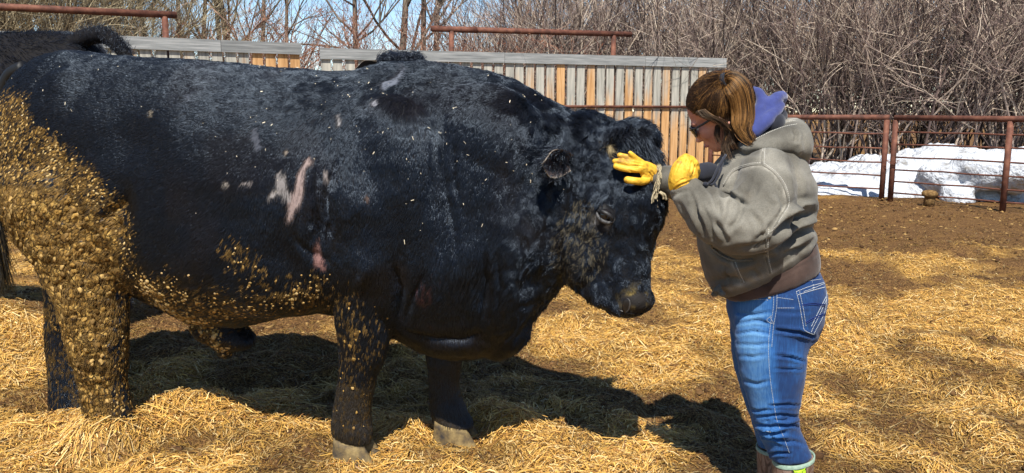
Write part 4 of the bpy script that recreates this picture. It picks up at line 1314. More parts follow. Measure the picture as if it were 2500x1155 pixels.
# bits of straw and chaff on the back and flank
fl = sstep(120, 200, Y) * sstep(640, 380, Y) * nearm * sstep(1500, 1250, X) * (.08 + .92 * sstep(-.05, .5, fbm(BV * 3.2, 120, 3)))
nS = 120
T, W = sample(BV, BF, fl + 1e-6, nS)
P = interp(BV, T, W); Q = unit(interp(BNr, T, W))
u = unit(np.cross(Q, RNG.normal(0, 1, (nS, 3)))); w = np.cross(Q, u)
ls, ws = np.clip(RNG.lognormal(-6.0, .7, nS), .001, .012), RNG.uniform(.0005, .0011, nS)
P = P + Q * .010
VV = np.stack([P - u * ls[:, None] - w * ws[:, None], P + u * ls[:, None] - w * ws[:, None], P + u * ls[:, None] + w * ws[:, None], P - u * ls[:, None] + w * ws[:, None], P + Q * ws[:, None] * 2], 1)
FF = (np.arange(nS)[:, None, None] * 5 + np.array([[0, 1, 4], [1, 2, 4], [2, 3, 4], [3, 0, 4]])[None]).reshape(-1, 3)
o = bull_part(np_mesh('chaff', VV.reshape(-1, 3), FF, tint_mat('chaff', .6, .3)))
attr(o.data, 'tint', np.repeat(np.array([.66, .58, .42]) * RNG.uniform(.6, 1.25, nS)[:, None], 5, 0)); o['kind'] = 'stuff'

# ---- ears, eye, nose, hooves, tail
def ear_mesh(base_p, tip_p, open_dir, width, name, parent_fn, Vcol_in=(.085, .065, .062)):
    ax = tip_p - base_p; L = np.linalg.norm(ax); ax /= L
    od = unit(open_dir - ax * open_dir.dot(ax)); sd = np.cross(ax, od)
    g = Geo()
    nt_, na = 16, 14
    vo_, vi = [], []
    for i in range(nt_ + 1):
        t = i / nt_
        wv = width * (.34 + .66 * math.sin(PI * min(t * .78 + .10, 1)) ** 1.1) * (1 - sstep(.62, 1.0, t) ** 1.6 * .82)
        for j in range(na + 1):
            a = -1 + 2 * j / na
            p = base_p + ax * (L * (t - .06 * (1 - a * a) * t)) + sd * (wv * a) - od * (.75 * wv * (1 - a * a) * (1 - .5 * t))
            vo_.append(p); vi.append(p + od * .006 + ax * .001)
    nA = na + 1
    f = []
    for i in range(nt_):
        for j in range(na):
            q = i * nA + j
            f.append((q, q + 1, q + nA + 1, q + nA))
    off = len(vo_)
    f += [tuple(off + k for k in reversed(q)) for q in f]
    rim = [(0 + i * nA) for i in range(nt_ + 1)] + [nt_ * nA + j for j in range(1, nA)] + [i * nA + na for i in range(nt_ - 1, -1, -1)]
    for a, b_ in zip(rim[:-1], rim[1:]):
        f.append((b_, a, a + off, b_ + off))
    V_ = np.array(vo_ + vi)
    me = bpy.data.meshes.new(name); me.from_pydata(V_.tolist(), [], f); me.update()
    o = parent_fn(link(name, me, tint_mat(name + '_skin', .6, .35, bump=.4, bscale=120), None, True))
    t_ = np.array([(.012, .0115, .0125)] * off + [Vcol_in] * off, float)
    for k in rim: t_[off + k] = (.26, .22, .18); t_[k] = (.16, .13, .10)
    attr(me, 'tint', t_)
    return o, V_, off, nA, nt_, ax, od

ear, EV, eoff, enA, ent, eax, eod = ear_mesh(eb, et + np.array([0, 0, -.015]), np.array([.30, -.9, -.10]), .053, 'ear', bull_part)
# far ear
eb2 = hpt(1500, 352, .11)
ear2 = ear_mesh(eb2, eb2 + np.array([.10, .12, .05]), np.array([.6, -.5, -.2]), .06, 'ear', bull_part)[0]
# ear hair
def tuft(points, normals, length, n, name, parent_fn, spread, grav, k=6, rad=.0008, col=(.010, .0105, .013), wave=.2, seedn=0, jit=.006):
    idx = RNG.integers(0, len(points), n)
    P = points[idx] + RNG.normal(0, jit, (n, 3)); d = unit(normals[idx] + RNG.normal(0, spread, (n, 3)))
    L = length * RNG.uniform(.5, 1.2, n)
    t = np.linspace(0, 1, k)
    wv_ = np.stack([vnoise(P * 30 + 11 * s, 300 + s + seedn) for s in range(3)], 1)
    out = P[:, None] + d[:, None] * (L[:, None] * t)[..., None] + np.array([0, 0, -1.0]) * (grav * (L[:, None] * t ** 2))[..., None] + wv_[:, None] * (L[:, None] * wave * t ** 1.5)[..., None]
    cl = np.array(col) * RNG.uniform(.5, 1.6, n)[:, None]
    return parent_fn(curves_obj(name, out, rad * (1 - .75 * t) + .0001, M_FUR, None, cl))
rimP = np.array([EV[i * enA] for i in range(3, ent)] + [EV[i * enA + enA - 1] for i in range(3, ent)] + [EV[ent * enA + j] for j in range(enA)])
tuft(rimP, np.repeat(eax[None] * .8 - eod[None] * .5, len(rimP), 0), .022, 160, 'ear_fringe', bull_part, .35, .3)
inP = EV[eoff + enA * 2: eoff + enA * 9]
tuft(inP, np.repeat(eax[None] * .7 + eod[None] * .7, len(inP), 0), .03, 250, 'ear_hair', bull_part, .35, .5)
backP = EV[enA * 1: enA * ent]
tuft(backP, np.repeat(eax[None] * .8 - eod[None] * .45, len(backP), 0), .03, 1500, 'ear_hair', bull_part, .35, .4)
# shaggy poll: long hair thrown forward over the forehead and up
pl, pd = [], []
for px, py, dx, dz, dy in ((1490, 335, -.4, .3, 0), (1510, 325, -.2, .5, 0), (1535, 322, .4, .35, 0), (1560, 332, .7, .3, 0), (1565, 345, .7, .5, .3), (1590, 365, .8, 0, 0), (1600, 390, .5, -.5, 0), (1575, 370, .9, .0, 0), (1540, 345, .8, .2, 0), (1520, 345, .6, .3, 0)):
    p, n_ = hit(BULL_BVH, px, py)
    pl.append(p); pd.append(unit(np.array([dx, dy - .12, dz]) + .35 * n_))
tuft(np.array(pl), np.array(pd), 0.048, 2200, 'forelock', bull_part, .4, .75, 8, .0009, wave=.35)
tp, tn = hit(BULL_BVH, 1560, 338)
tuft(np.array([tp]), np.array([unit(np.array([.35, 0, .7]))]), .055, 900, 'forelock', bull_part, .28, .2, 8, .0009, wave=.25)

g = Geo(); g.ell(ep + en * -.006, (.025, .025, .025), None, 12, 18)
o = bull_part(g.obj('eye', noise_mat('eye', [(.4, (.006, .006, .008)), (.6, (.014, .012, .012))], 30, .05, .6, bump=0), None, True))
# lids
for sgn, nm in ((1, 'eyelid'), (-1, 'eyelid')):
    g = Geo()
    tx = unit(np.cross(en, np.array([0, 0, 1.0]))); 
    if tx[0] < 0: tx = -tx
    tx = unit(tx + np.array([0, 0, -.55])); ty = np.cross(tx, en); ty = ty if ty[2] > 0 else -ty
    pts_ = [ep + en * (.006 + .010 * math.sin(a)) + tx * (.032 * math.cos(a)) + ty * (sgn * .017 * math.sin(a)) for a in np.linspace(.0, PI, 9)]
    g.tube(pts_, [.003, .0055, .007, .008, .008, .008, .007, .0055, .003], 8)
    bull_part(g.obj(nm, noise_mat('eyelid_skin', [(.35, (.03, .03, .032)), (.65, (.055, .054, .055))] if sgn < 0 else [(.35, (.01, .01, .011)), (.65, (.022, .021, .022))], 40, .5, .4, bump=.4), None, True))
lashes_P = np.array([ep + en * .012 + tx * (.024 * c_) + ty * .013 for c_ in np.linspace(-1, 1, 14)])
tuft(lashes_P, np.repeat((en * .9 + ty * .15)[None], 14, 0), .022, 36, 'eyelashes', bull_part, .2, .1)
# nostril: near-black cap painting the shade of a hollow, with a raised rim
npt, nn_ = hit(BULL_BVH, 1529, 745)
g = Geo(); tx = unit(np.cross(nn_, np.array([.25, 0, 1.0]))); ty = unit(np.cross(tx, nn_))
g.rings([npt + nn_ * h_ + np.multiply.outer(.015 * s_ * np.cos(AN), tx) + np.multiply.outer(.026 * s_ * np.sin(AN), ty) for h_, s_ in ((-.012, .9), (.0025, 1.0), (.004, .8))])
bull_part(g.obj('nostril', noise_mat('nostril_dark', [(.4, (.004, .003, .003)), (.6, (.01, .008, .007))], 30, .35, .5, bump=0), None, True))
g = Geo(); g.tube([npt + nn_ * .003 + .0155 * math.cos(a) * tx + .026 * math.sin(a) * ty for a in np.linspace(.35 * PI, 1.45 * PI, 18)], list(.0036 * np.sin(np.linspace(.05, PI - .05, 18)) + .0004), 8)
bull_part(g.obj('nostril_rim', noise_mat('nose_skin', [(.35, (.016, .014, .013)), (.65, (.04, .034, .03))], 40, .5, .5, bump=.4), None, True))
# mouth line
g = Geo()
pts_ = []
for px, py in ((1588, 757), (1570, 764), (1545, 766), (1520, 760), (1500, 752)):
    p, n_ = hit(BULL_BVH, px, py); pts_.append(p + n_ * .001)
g.tube(smooth_path(pts_, 4), .0025, 6)
bull_part(g.obj('mouth', bpy.data.materials['nostril_dark'], None, True))

M_HOOF = noise_mat('muddy_hoof', [(.34, (.035, .031, .028)), (.48, (.12, .085, .040)), (.66, (.25, .18, .075))], 18, .8, .25, bump=.5, bscale=90, bdist=.004)
def hoof(px0, px1, py0, py1, off):
    (x0, z1), (x1, z0) = BL(px0, py0, off), BL(px1, py1, off)
    L = x1 - x0; H = z1 - z0
    for s in (-1, 1):
        rg = []
        for k in range(7):
            t = k / 6
            z = z1 - t * (H + .02)
            xa, xb = x0 + L * (.06 - .06 * t), x0 + L * (.72 + .26 * t)
            a = (xb - xa) / 2
            prof_x = (xa + xb) / 2 + a * sgnpow(np.cos(AN), .8)
            prof_y = off + s * .043 + .041 * (.86 + .2 * t) * sgnpow(np.sin(AN), .85) * (1 - .35 * np.maximum(np.cos(AN), 0))
            rg.append(to_world(prof_x, prof_y, np.full(KR, z) - .018 * np.cos(AN) * (1 - t)))
        g = Geo(); g.rings(rg)
        bull_part(g.obj('hoof', M_HOOF, None, True))
    # dewclaws behind the fetlock
    for s in (-1, 1):
        g = Geo(); c = to_world(x0 + .02, off + s * .03, z1 + .035)
        g.ell(c, (.02, .016, .026), [BE, BN, np.array([0, 0, 1.0])], 8, 10)
        bull_part(g.obj('dewclaw', M_HOOF, None, True))
hoof(820, 932, 1068, 1120, -.215)
hoof(1062, 1178, 1024, 1080, .16)
hoof(215, 335, 1052, 1090, -.245)
hoof(130, 256, 1010, 1052, .16)

# tail hanging behind the rump
tp_ = [to_world(*(lambda q: (q[0], .02, q[1]))(BL(px, py, .02))) for px, py in ((62, 165), (25, 185), (2, 240), (-14, 320), (-20, 420), (-14, 520), (-6, 600))]
tp_ = smooth_path(tp_, 5)
g = Geo(); g.tube(tp_, list(np.linspace(.034, .014, len(tp_))), 10)
bull_part(g.obj('tail', tint_mat('tail_skin', .6, .4), None, True))
tailP = np.array(tp_[8:])
tuft(np.array(tp_), np.repeat(np.array([[0, 0, -1.0]]), len(tp_), 0), .09, 2600, 'tail_hair', bull_part, .25, .3)
tuft(tailP[8:], np.repeat(np.array([[.04, 0, -1.0]]), len(tailP[8:]), 0), .22, 2600, 'tail_switch', bull_part, .13, .1, 8, .0011, (.03, .022, .010), .12)
tuft(tailP[6:], np.repeat(np.array([[.04, 0, -1.0]]), len(tailP[6:]), 0), .15, 700, 'tail_switch', bull_part, .13, .1, 8, .0016, (.20, .12, .03), .12)

# ------------------------------------------------------------------ the two cows behind
def cow(name_label, loc, yaw, S, head_up, n_hair, tail_fn=None, rise=0.0):
    """a plainer black cow: x forward, z up; returns root and world helper"""
    e = np.array([math.cos(yaw), math.sin(yaw), 0]); n = np.array([-math.sin(yaw), math.cos(yaw), 0]); o0 = np.array([loc[0], loc[1], loc[2]])
    W_ = lambda x, y, z: o0 + S * (np.multiply.outer(np.asarray(x, float), e) + np.multiply.outer(np.asarray(y, float), n) + np.multiply.outer(np.asarray(z, float), np.array([0, 0, 1.0])))
    g = Geo()
    prof = [(-1.02, 1.32, .92, .10), (-.98, 1.38, .80, .20), (-.88, 1.41, .70, .26), (-.7, 1.42, .66, .29), (-.45, 1.41, .60, .33), (-.1, 1.38, .54, .37), (.2, 1.37, .54, .36), (.45, 1.39, .58, .31), (.65, 1.40, .64, .26), (.8, 1.38 + head_up * .1, .72, .2), (.95, 1.38 + head_up * .35, .9, .15), (1.1, 1.40 + head_up * .6, 1.02 + head_up * .2, .12), (1.2, 1.4 + head_up * .8, 1.12 + head_up * .4, .09)]
    g.rings([W_(np.full(KR, x), w * sgnpow(np.cos(AN), .85), (t + b_) / 2 + (t - b_) / 2 * sgnpow(np.sin(AN), .9)) for x, t, b_, w in prof])
    for x0, y0, rows_ in ((-.78, .19, ((1.1, .2), (.85, .17), (.6, .11), (.5, .085), (.3, .06), (.12, .06), (.0, .07))), (.5, .17, ((1.0, .16), (.75, .13), (.5, .085), (.3, .06), (.12, .055), (0, .065)))):
        for s in (-1, 1):
            g.rings([W_(x0 + (-.12 if (x0 < 0 and z < .55) else 0) + r * np.cos(AN), s * y0 + r * .8 * np.sin(AN), np.full(KR, z)) for z, r in rows_])
    hz = 1.42 + head_up * .62
    hx = 1.16
    hd = unit(np.array([.75, 0, -.6]))
    hr = []
    for t, up_, dn, w in ((-.04, .07, -.10, .07), (.02, .10, -.13, .10), (.12, .11, -.15, .11), (.22, .09, -.15, .10), (.34, .06, -.11, .075), (.44, .055, -.08, .065), (.5, .04, -.06, .05)):
        cx_, cz_ = hx + hd[0] * t, hz + hd[2] * t
        ux, uz = .6, .75
        mid, hh = (up_ + dn) / 2, (up_ - dn) / 2
        hr.append(W_(cx_ + ux * (mid + hh * np.sin(AN)), w * np.cos(AN), cz_ + uz * (mid + hh * np.sin(AN))))
    g.rings(hr)
    V_, F_ = remesh(g, .018, 6)
    N_ = vnormals(V_, F_)
    V_ = V_ + N_ * (.014 * fbm(V_ * 3.5, 150, 3))[:, None]
    root = thing('cow', name_label, 'cow', tuple(o0), None, yaw)
    pf = lambda o: adopt(o, root)
    bm_ = bpy.data.materials.get('cow_hide') or noise_mat('cow_hide', [(.4, (.005, .005, .007)), (.6, (.009, .008, .008))], 8, .8, .12, bump=.5, bscale=60)
    pf(np_mesh('body', V_, F_, bm_, None, True))
    # coat, combed back and down
    T_, Wt = sample(V_, F_, np.ones(len(V_)), n_hair)
    P = interp(V_, T_, Wt); Q = unit(interp(N_, T_, Wt))
    side = -e * .8 + np.array([0, 0, -.55]) + .5 * np.stack([vnoise(P * 12 + 9 * s, 310 + s) for s in range(3)], 1)
    tg = unit(side - Q * (side * Q).sum(1, keepdims=True))
    L = .03 * np.exp(RNG.normal(0, .25, n_hair)); lf = np.clip(RNG.normal(.45, .15, n_hair), .1, 1)
    t = np.linspace(0, 1, 5)
    out = P[:, None] + tg[:, None] * (L[:, None] * t * np.cos(lf)[:, None])[..., None] + Q[:, None] * (L[:, None] * t * np.sin(lf)[:, None])[..., None]
    pf(curves_obj('coat', out, .0009 * (1 - .7 * t) + .0001, M_FUR, None, np.array([.010, .010, .013]) * RNG.uniform(.6, 1.6, n_hair)[:, None]))
    for s in (-1, 1):
        b0 = W_(hx - .02, s * .09, hz + .06)
        ear_mesh(b0, b0 + S * (n * s * .17 + np.array([0, 0, .0]) + e * .01), e + np.array([0, 0, -.2]), .055 * S, 'ear', pf, (.03, .026, .026))
        g = Geo(); g.ell(W_(hx + .14, s * .098, hz - .06), (.02, .02, .02), None, 8, 10)
        pf(g.obj('eye', bpy.data.materials['eye'], None, True))
    for x0, y0 in ((-.9, .19), (.5, .17)):
        for s in (-1, 1):
            g = Geo(); g.rings([W_(x0 + .02 + r * np.cos(AN) + .02, s * y0 + r * .8 * np.sin(AN), np.full(KR, z)) for z, r in ((.07, .06), (.03, .075), (-.03, .085))])
            pf(g.obj('hoof', M_HOOF, None, True))
    return root, pf, W_, (hx, hz)

# left cow: only her hindquarters in view, back towards us, tail lifted
zc = float(ground_h(np.array([-3.3]), np.array([4.75]))[0])
cq = at(186, 84, 4.75)
cowA, pfA, WA, _ = cow('black cow standing behind the bull\'s rump with its tail lifted', (cq[0] - .93 * 1.2, 4.75 + .12, cq[2] - 1.405 * 1.2), math.radians(176), 1.2, -.2, 70000)
pts_ = [at(px, py, Y) for px, py, Y in ((170, 112, 4.72), (215, 90, 4.70), (252, 87, 4.68), (280, 104, 4.66), (303, 130, 4.64), (325, 180, 4.62), (335, 300, 4.6), (330, 450, 4.6))]
pts_ = smooth_path(pts_, 5)
g = Geo(); g.tube(pts_, list(np.linspace(.055, .022, len(pts_))), 10)
pfA(g.obj('tail', bpy.data.materials['cow_hide'], None, True))
tuft(np.array(pts_[:22]), np.array([unit(pts_[i + 1] - pts_[i] + np.array([0, 0, .35])) for i in range(22)]), .035, 6000, 'tail_hair', pfA, .4, .35, jit=.022)
tuft(np.array(pts_[26:]), np.repeat(np.array([[0, 0, -1.0]]), len(pts_[26:]), 0), .25, 1500, 'tail_switch', pfA, .15, .1)

# second cow: facing us over the bull's back, only the curly poll, one ear and a strip of back in view
hq = at(978, 190, 4.75)
yawB = math.radians(-68)
SB = 1.03
hx, hz = 1.16, 1.42 + .25 * .62
cB = np.array([hq[0] - SB * hx * math.cos(yawB), hq[1] - SB * hx * math.sin(yawB), hq[2] - SB * (hz + .02)])
cowB, pfB, WB, _ = cow('black cow with a curly poll peering over the bull\'s back', tuple(cB), yawB, SB, .25, 24000)
pp = np.array([WB(hx + random.uniform(-.05, .06), random.uniform(-.09, .09), hz + .10) for _ in range(24)])
n = 1600
idx = RNG.integers(0, len(pp), n)
P = pp[idx] + RNG.normal(0, .012, (n, 3))
t = np.linspace(0, 1, 10)
ph = RNG.random(len(pp))[idx] * 6.28 + RNG.normal(0, .4, n)
Rr = (.022 * RNG.uniform(.7, 1.2, len(pp)))[idx]
up = unit(np.stack([RNG.normal(0, .45, len(pp))[idx], RNG.normal(-.2, .3, len(pp))[idx], np.full(n, 1.0)], 1))
sx = unit(np.cross(up, np.array([.3, 1, 0])))
sy = np.cross(up, sx)
th_ = ph[:, None] + t[None] * 7.0
out = P[:, None] + up[:, None] * (.045 * t)[None, :, None] + (Rr[:, None] * (np.cos(th_) - np.cos(ph)[:, None]))[..., None] * sx[:, None] + (Rr[:, None] * (np.sin(th_) - np.sin(ph)[:, None]))[..., None] * sy[:, None]
pfB(curves_obj('curly_poll', out, .0016 * (1 - .5 * t), M_FUR, None, np.array([.010, .0105, .014]) * RNG.uniform(.6, 1.7, n)[:, None]))

# ------------------------------------------------------------------ the woman
person = thing('person', 'woman in a grey canvas jacket, blue jeans and yellow gloves stroking the bull\'s forehead', 'person', (.93, 2.72, 0))
def pp_(o): return adopt(o, person)
def sub(o, parent):
    """sub-part: parent to a part that sits under the person"""
    o.parent = parent
    o.matrix_parent_inverse = parent.matrix_parent_inverse.copy() if False else Matrix.Identity(4)
    return o

def sec(f, b, Y, d, n=2.2, Yf=None, K=36):
    """slice between two outline points of the side view (front f, back b); half depth d"""
    F_ = at(f[0], f[1], Y if Yf is None else Yf); B_ = at(b[0], b[1], Y)
    c = (F_ + B_) / 2; a = (B_ - F_) / 2
    an = np.arange(K) / K * 2 * PI
    return c + np.multiply.outer(sgnpow(np.cos(an), 2 / n), a) + np.multiply.outer(sgnpow(np.sin(an), 2 / n) * d, np.array([0, 1.0, 0]))

def limb(geo, pts, K=20):
    """pts: (px, py, Y, radius in metres)"""
    P = smooth_path([at(p[0], p[1], p[2]) for p in pts], 5)
    R = smooth_path([np.array([p[3]]) for p in pts], 5)
    geo.tube(P, [float(r[0]) for r in R], K)
    for e in (0, -1):
        geo.ell(P[e], (float(R[e][0]) * .98,) * 3, None, 10, 16)

def creases(V, F, Nn, lists, extra=0):
    x, y = proj(V)
    fc = sstep(-.1, .25, (Nn * unit(CAMP - V)).sum(1))
    D = np.zeros(len(V)) + extra
    for pts, w, a in lists:
        d, par = pl_dist(x, y, pts)
        prof = np.exp(-(d / w) ** 2) - .45 * np.exp(-((d - 1.9 * w) / (1.1 * w)) ** 2)
        D += a * prof * np.sin(np.clip(par, .04, .96) * PI) ** .5 * fc
    return V + Nn * D[:, None]

def cloth(name, stops, scale, rough, bump=.35, bscale=420, sheen=.15):
    return noise_mat(name, stops, scale, rough, .25, bump=bump, bscale=bscale, bdist=.0018, sheen=sheen)

M_JACKET = None
def jacket_material():
    """washed grey duck canvas: worn pale on edges and seams, stains of its own"""
    m, nt, b = new_mat('grey_canvas')
    tc = N(nt, 'ShaderNodeTexCoord')
    n1 = N(nt, 'ShaderNodeTexNoise'); n1.inputs['Scale'].default_value = 7; n1.inputs['Detail'].default_value = 7
    n2 = N(nt, 'ShaderNodeTexNoise'); n2.inputs['Scale'].default_value = 260; n2.inputs['Detail'].default_value = 4
    nt.links.new(tc.outputs['Object'], n1.inputs['Vector']); nt.links.new(tc.outputs['Object'], n2.inputs['Vector'])
    rp = N(nt, 'ShaderNodeValToRGB'); rp.color_ramp.elements.new(.5)
    for e, (p, c) in zip(rp.color_ramp.elements, [(.34, (.062, .057, .046)), (.5, (.122, .114, .094)), (.66, (.19, .178, .148))]): e.position = p; e.color = c4(c)
    nt.links.new(n1.outputs[0], rp.inputs[0])
    a = N(nt, 'ShaderNodeAttribute', attribute_name='wear')
    st = N(nt, 'ShaderNodeAttribute', attribute_name='stain_fold')
    m0 = N(nt, 'ShaderNodeMix', data_type='RGBA'); m0.inputs[7].default_value = (.088, .074, .054, 1)
    nt.links.new(st.outputs['Fac'], m0.inputs[0]); nt.links.new(rp.outputs[0], m0.inputs[6])
    mx = N(nt, 'ShaderNodeMix', data_type='RGBA'); mx.inputs[7].default_value = (.36, .335, .28, 1)
    nt.links.new(a.outputs['Fac'], mx.inputs[0]); nt.links.new(m0.outputs[2], mx.inputs[6])
    mr = N(nt, 'ShaderNodeMapRange'); mr.inputs['From Min'].default_value = .3; mr.inputs['From Max'].default_value = .7; mr.inputs['To Min'].default_value = .82; mr.inputs['To Max'].default_value = 1.16
    nt.links.new(n2.outputs[0], mr.inputs[0])
    hs = N(nt, 'ShaderNodeHueSaturation'); nt.links.new(mr.outputs[0], hs.inputs['Value']); nt.links.new(mx.outputs[2], hs.inputs['Color'])
    nt.links.new(hs.outputs[0], b.inputs['Base Color'])
    bp = N(nt, 'ShaderNodeBump'); bp.inputs['Strength'].default_value = .35; bp.inputs['Distance'].default_value = .002
    nt.links.new(n2.outputs[0], bp.inputs['Height']); nt.links.new(bp.outputs[0], b.inputs['Normal'])
    setp(b, .85, .2, 0, .1)
    return m
M_JACKET = jacket_material()
M_SKIN = noise_mat('sunburnt_skin', [(.35, (.40, .17, .12)), (.5, (.50, .23, .165)), (.68, (.58, .30, .22))], 14, .5, .4, bump=.2, bscale=260, bdist=.001)
M_NAVY = cloth('navy_fleece', [(.35, (.020, .028, .115)), (.5, (.030, .042, .155)), (.68, (.045, .058, .19))], 9, .9, sheen=.3)
M_BROWN = cloth('brown_knit', [(.35, (.028, .015, .011)), (.5, (.045, .026, .02)), (.68, (.062, .038, .03))], 9, .9, bscale=300)
M_BLACKCLOTH = cloth('black_cloth', [(.35, (.008, .009, .014)), (.65, (.018, .02, .03))], 9, .9)
M_GLOVE = noise_mat('yellow_leather', [(.34, (.26, .135, .02)), (.46, (.62, .35, .026)), (.7, (.74, .46, .05))], 22, .6, .35, bump=.7, bscale=90, bdist=.003)
M_STITCH = noise_mat('pale_stitching', [(.4, (.34, .33, .29)), (.6, (.5, .48, .43))], 400, .8, .2, bump=0)
M_WSTITCH = noise_mat('white_stitching', [(.4, (.34, .38, .42)), (.6, (.46, .49, .50))], 400, .8, .2, bump=0)
M_NAVYSTITCH = noise_mat('navy_stitching', [(.4, (.008, .02, .09)), (.6, (.014, .03, .13))], 300, .8, .2, bump=0)

# ---- body: one continuous figure under the clothes (head and face show)
HC = at(1752, 262, 2.78)
F0 = unit(np.array([-.74, .36, -.57]))
U0 = np.array([-.55, .05, .83]); U0 = unit(U0 - F0 * U0.dot(F0))
L0 = np.cross(U0, F0)
if L0[1] > 0: L0 = -L0          # towards the camera: her left side
hp = lambda f, u, l=0.0: HC + F0 * f + U0 * u + L0 * l
g = Geo()
AX = [F0, L0, U0]
g.ell(hp(.0, .015), (.098, .078, .092), AX, 16, 24)
g.ell(hp(.040, -.05), (.060, .062, .085), AX, 14, 20)
g.ell(hp(.055, -.095), (.040, .046, .042), AX, 12, 18)      # jaw, chin
g.ell(hp(.078, -.112), (.022, .024, .020), AX, 10, 14)
g.ell(hp(.104, -.045), (.014, .013, .022), AX, 10, 14)      # nose
g.ell(hp(.116, -.058), (.013, .015, .011), AX, 10, 14)
g.ell(hp(.098, -.084), (.012, .024, .009), AX, 10, 14)      # lips
g.ell(hp(.096, -.093), (.011, .021, .008), AX, 10, 14)
g.ell(hp(.085, .0), (.022, .055, .016), AX, 10, 16)         # brow
for s in (-1, 1):
    g.ell(hp(.070, -.045, s * .042), (.028, .022, .028), AX, 10, 14)   # cheekbones
g.tube([hp(-.03, -.05), at(1800, 352, 2.78), at(1828, 388, 2.77)], [.056, .056, .06], 18)
for rows_ in ([((1790, 395), (1885, 345), 2.76, .09), ((1765, 445), (1930, 370), 2.74, .16), ((1745, 540), (1955, 490), 2.73, .15), ((1755, 640), (1950, 570), 2.73, .14), ((1800, 715), (1968, 668), 2.73, .13), ((1805, 790), (1978, 775), 2.73, .135)],
              [((1810, 780), (1985, 780), 2.66, .075), ((1822, 880), (1950, 880), 2.65, .07), ((1850, 990), (1932, 990), 2.65, .052), ((1880, 1080), (1950, 1080), 2.65, .045), ((1900, 1150), (1975, 1150), 2.65, .045), ((1900, 1240), (1980, 1240), 2.65, .045)],
              [((1792, 780), (1960, 780), 2.82, .085), ((1808, 880), (1930, 880), 2.84, .075), ((1840, 990), (1915, 990), 2.855, .05), ((1862, 1080), (1925, 1080), 2.86, .045), ((1868, 1190), (1930, 1190), 2.86, .045)]):
    g.rings([sec(f, b_, Y, d) for f, b_, Y, d in rows_])
limb(g, [(1872, 420, 2.60, .055), (1862, 510, 2.53, .052), (1820, 560, 2.50, .045), (1740, 520, 2.54, .04), (1672, 455, 2.60, .03)])
limb(g, [(1840, 425, 2.92, .055), (1760, 480, 2.96, .048), (1690, 470, 2.93, .04), (1612, 435, 2.86, .03)])
PV, PF = remesh(g, .0065, 5)
body_w = pp_(np_mesh('body', PV, PF, M_SKIN, None, True))
# ear on her left side
g = Geo()
ec = hp(-.012, -.032, .079)
g.tube([ec + F0 * (.014 * math.cos(a)) * .8 + U0 * (.027 * math.sin(a)) + L0 * .006 for a in np.linspace(-2.2, 2.6, 16)], [.003] + [.0055] * 14 + [.004], 8)
g.ell(ec - L0 * .002, (.013, .006, .024), AX, 10, 14)
g.ell(ec - U0 * .026 + F0 * .002, (.008, .006, .009), AX, 8, 12)
pp_(g.obj('ear', M_SKIN, None, True))
# eyes, lashes hidden behind dark sunglasses
for s in (-1, 1):
    g = Geo(); g.ell(hp(.083, -.022, s * .031), (.012, .012, .012), AX, 10, 14)
    pp_(g.obj('eye', noise_mat('eye_white', [(.4, (.6, .58, .55)), (.6, (.7, .68, .65))], 20, .2, .5, bump=0) if s < 0 else bpy.data.materials['eye_white'], None, True))
g = Geo()
lip = [hp(.108 - .012 * abs(k) ** 2, -.0885 - .002 * abs(k), k * .022) for k in np.linspace(-1, 1, 9)]
g.tube(lip, [.002, .004, .0055, .0055, .005, .0055, .0055, .004, .002], 8)
pp_(g.obj('lips', noise_mat('lips', [(.4, (.33, .1, .085)), (.6, (.42, .14, .12))], 30, .4, .45, bump=0), None, True))

M_LENS = noise_mat('dark_lens', [(.4, (.008, .006, .005)), (.6, (.02, .014, .010))], 6, .06, .6, bump=0)
M_FRAME = noise_mat('black_plastic', [(.4, (.010, .010, .010)), (.6, (.016, .015, .015))], 20, .25, .5, bump=0)
sg_ = Geo()
for s in (-1, 1):
    pts = []
    for a in np.linspace(0, 2 * PI, 21):
        l_ = .034 + .029 * math.cos(a); u_ = -.022 + .0195 * sgnpow(np.array(math.sin(a)), .8)
        pts.append(hp(.116 - 5.2 * l_ * l_, float(u_), s * l_))
    sg_.tube(pts, .0028, 6)
sg_.tube([hp(.118, -.014, -.006), hp(.121, -.012, 0), hp(.118, -.014, .006)], .003, 6)
for s in (-1, 1):
    sg_.tube(smooth_path([hp(.098, -.012, s * .062), hp(.085, -.012, s * .072), hp(.045, -.014, s * .083), hp(-.01, -.016, s * .087), hp(-.03, -.030, s * .085)], 5), .0042, 6)
sgo = pp_(sg_.obj('sunglasses', M_FRAME, None, True))
for s in (-1, 1):
    g = Geo()
    ring_o = []
    for k, sc_ in enumerate((1.0, .6, .02)):
        r_ = []
        for a in np.arange(20) / 20 * 2 * PI:
            l_ = .034 + .028 * sc_ * math.cos(a); u_ = -.022 + .0185 * sc_ * float(sgnpow(np.array(math.sin(a)), .8))
            r_.append(hp(.1165 - 5.2 * l_ * l_ + .004 * (1 - sc_), u_, s * l_))
        ring_o.append(np.array(r_))
    back = [q - F0 * .002 for q in ring_o[::-1]]
    g.rings(ring_o + back)
    adopt(g.obj('lens', M_LENS, None, True), person).name = 'sunglass_lens'

# ---- hair: close cap, drawn back into a high ponytail
TIE = at(1766, 198, 2.70)
g = Geo()
g.ell(hp(-.012, .022), (.103, .087, .093), AX, 16, 24)
g.ell(hp(-.055, -.005), (.070, .080, .080), AX, 14, 20)
g.ell(TIE * .8 + HC * .2, (.035, .035, .03), None, 10, 14)
CV, CF = remesh(g, .006, 6)
CN = vnormals(CV, CF)
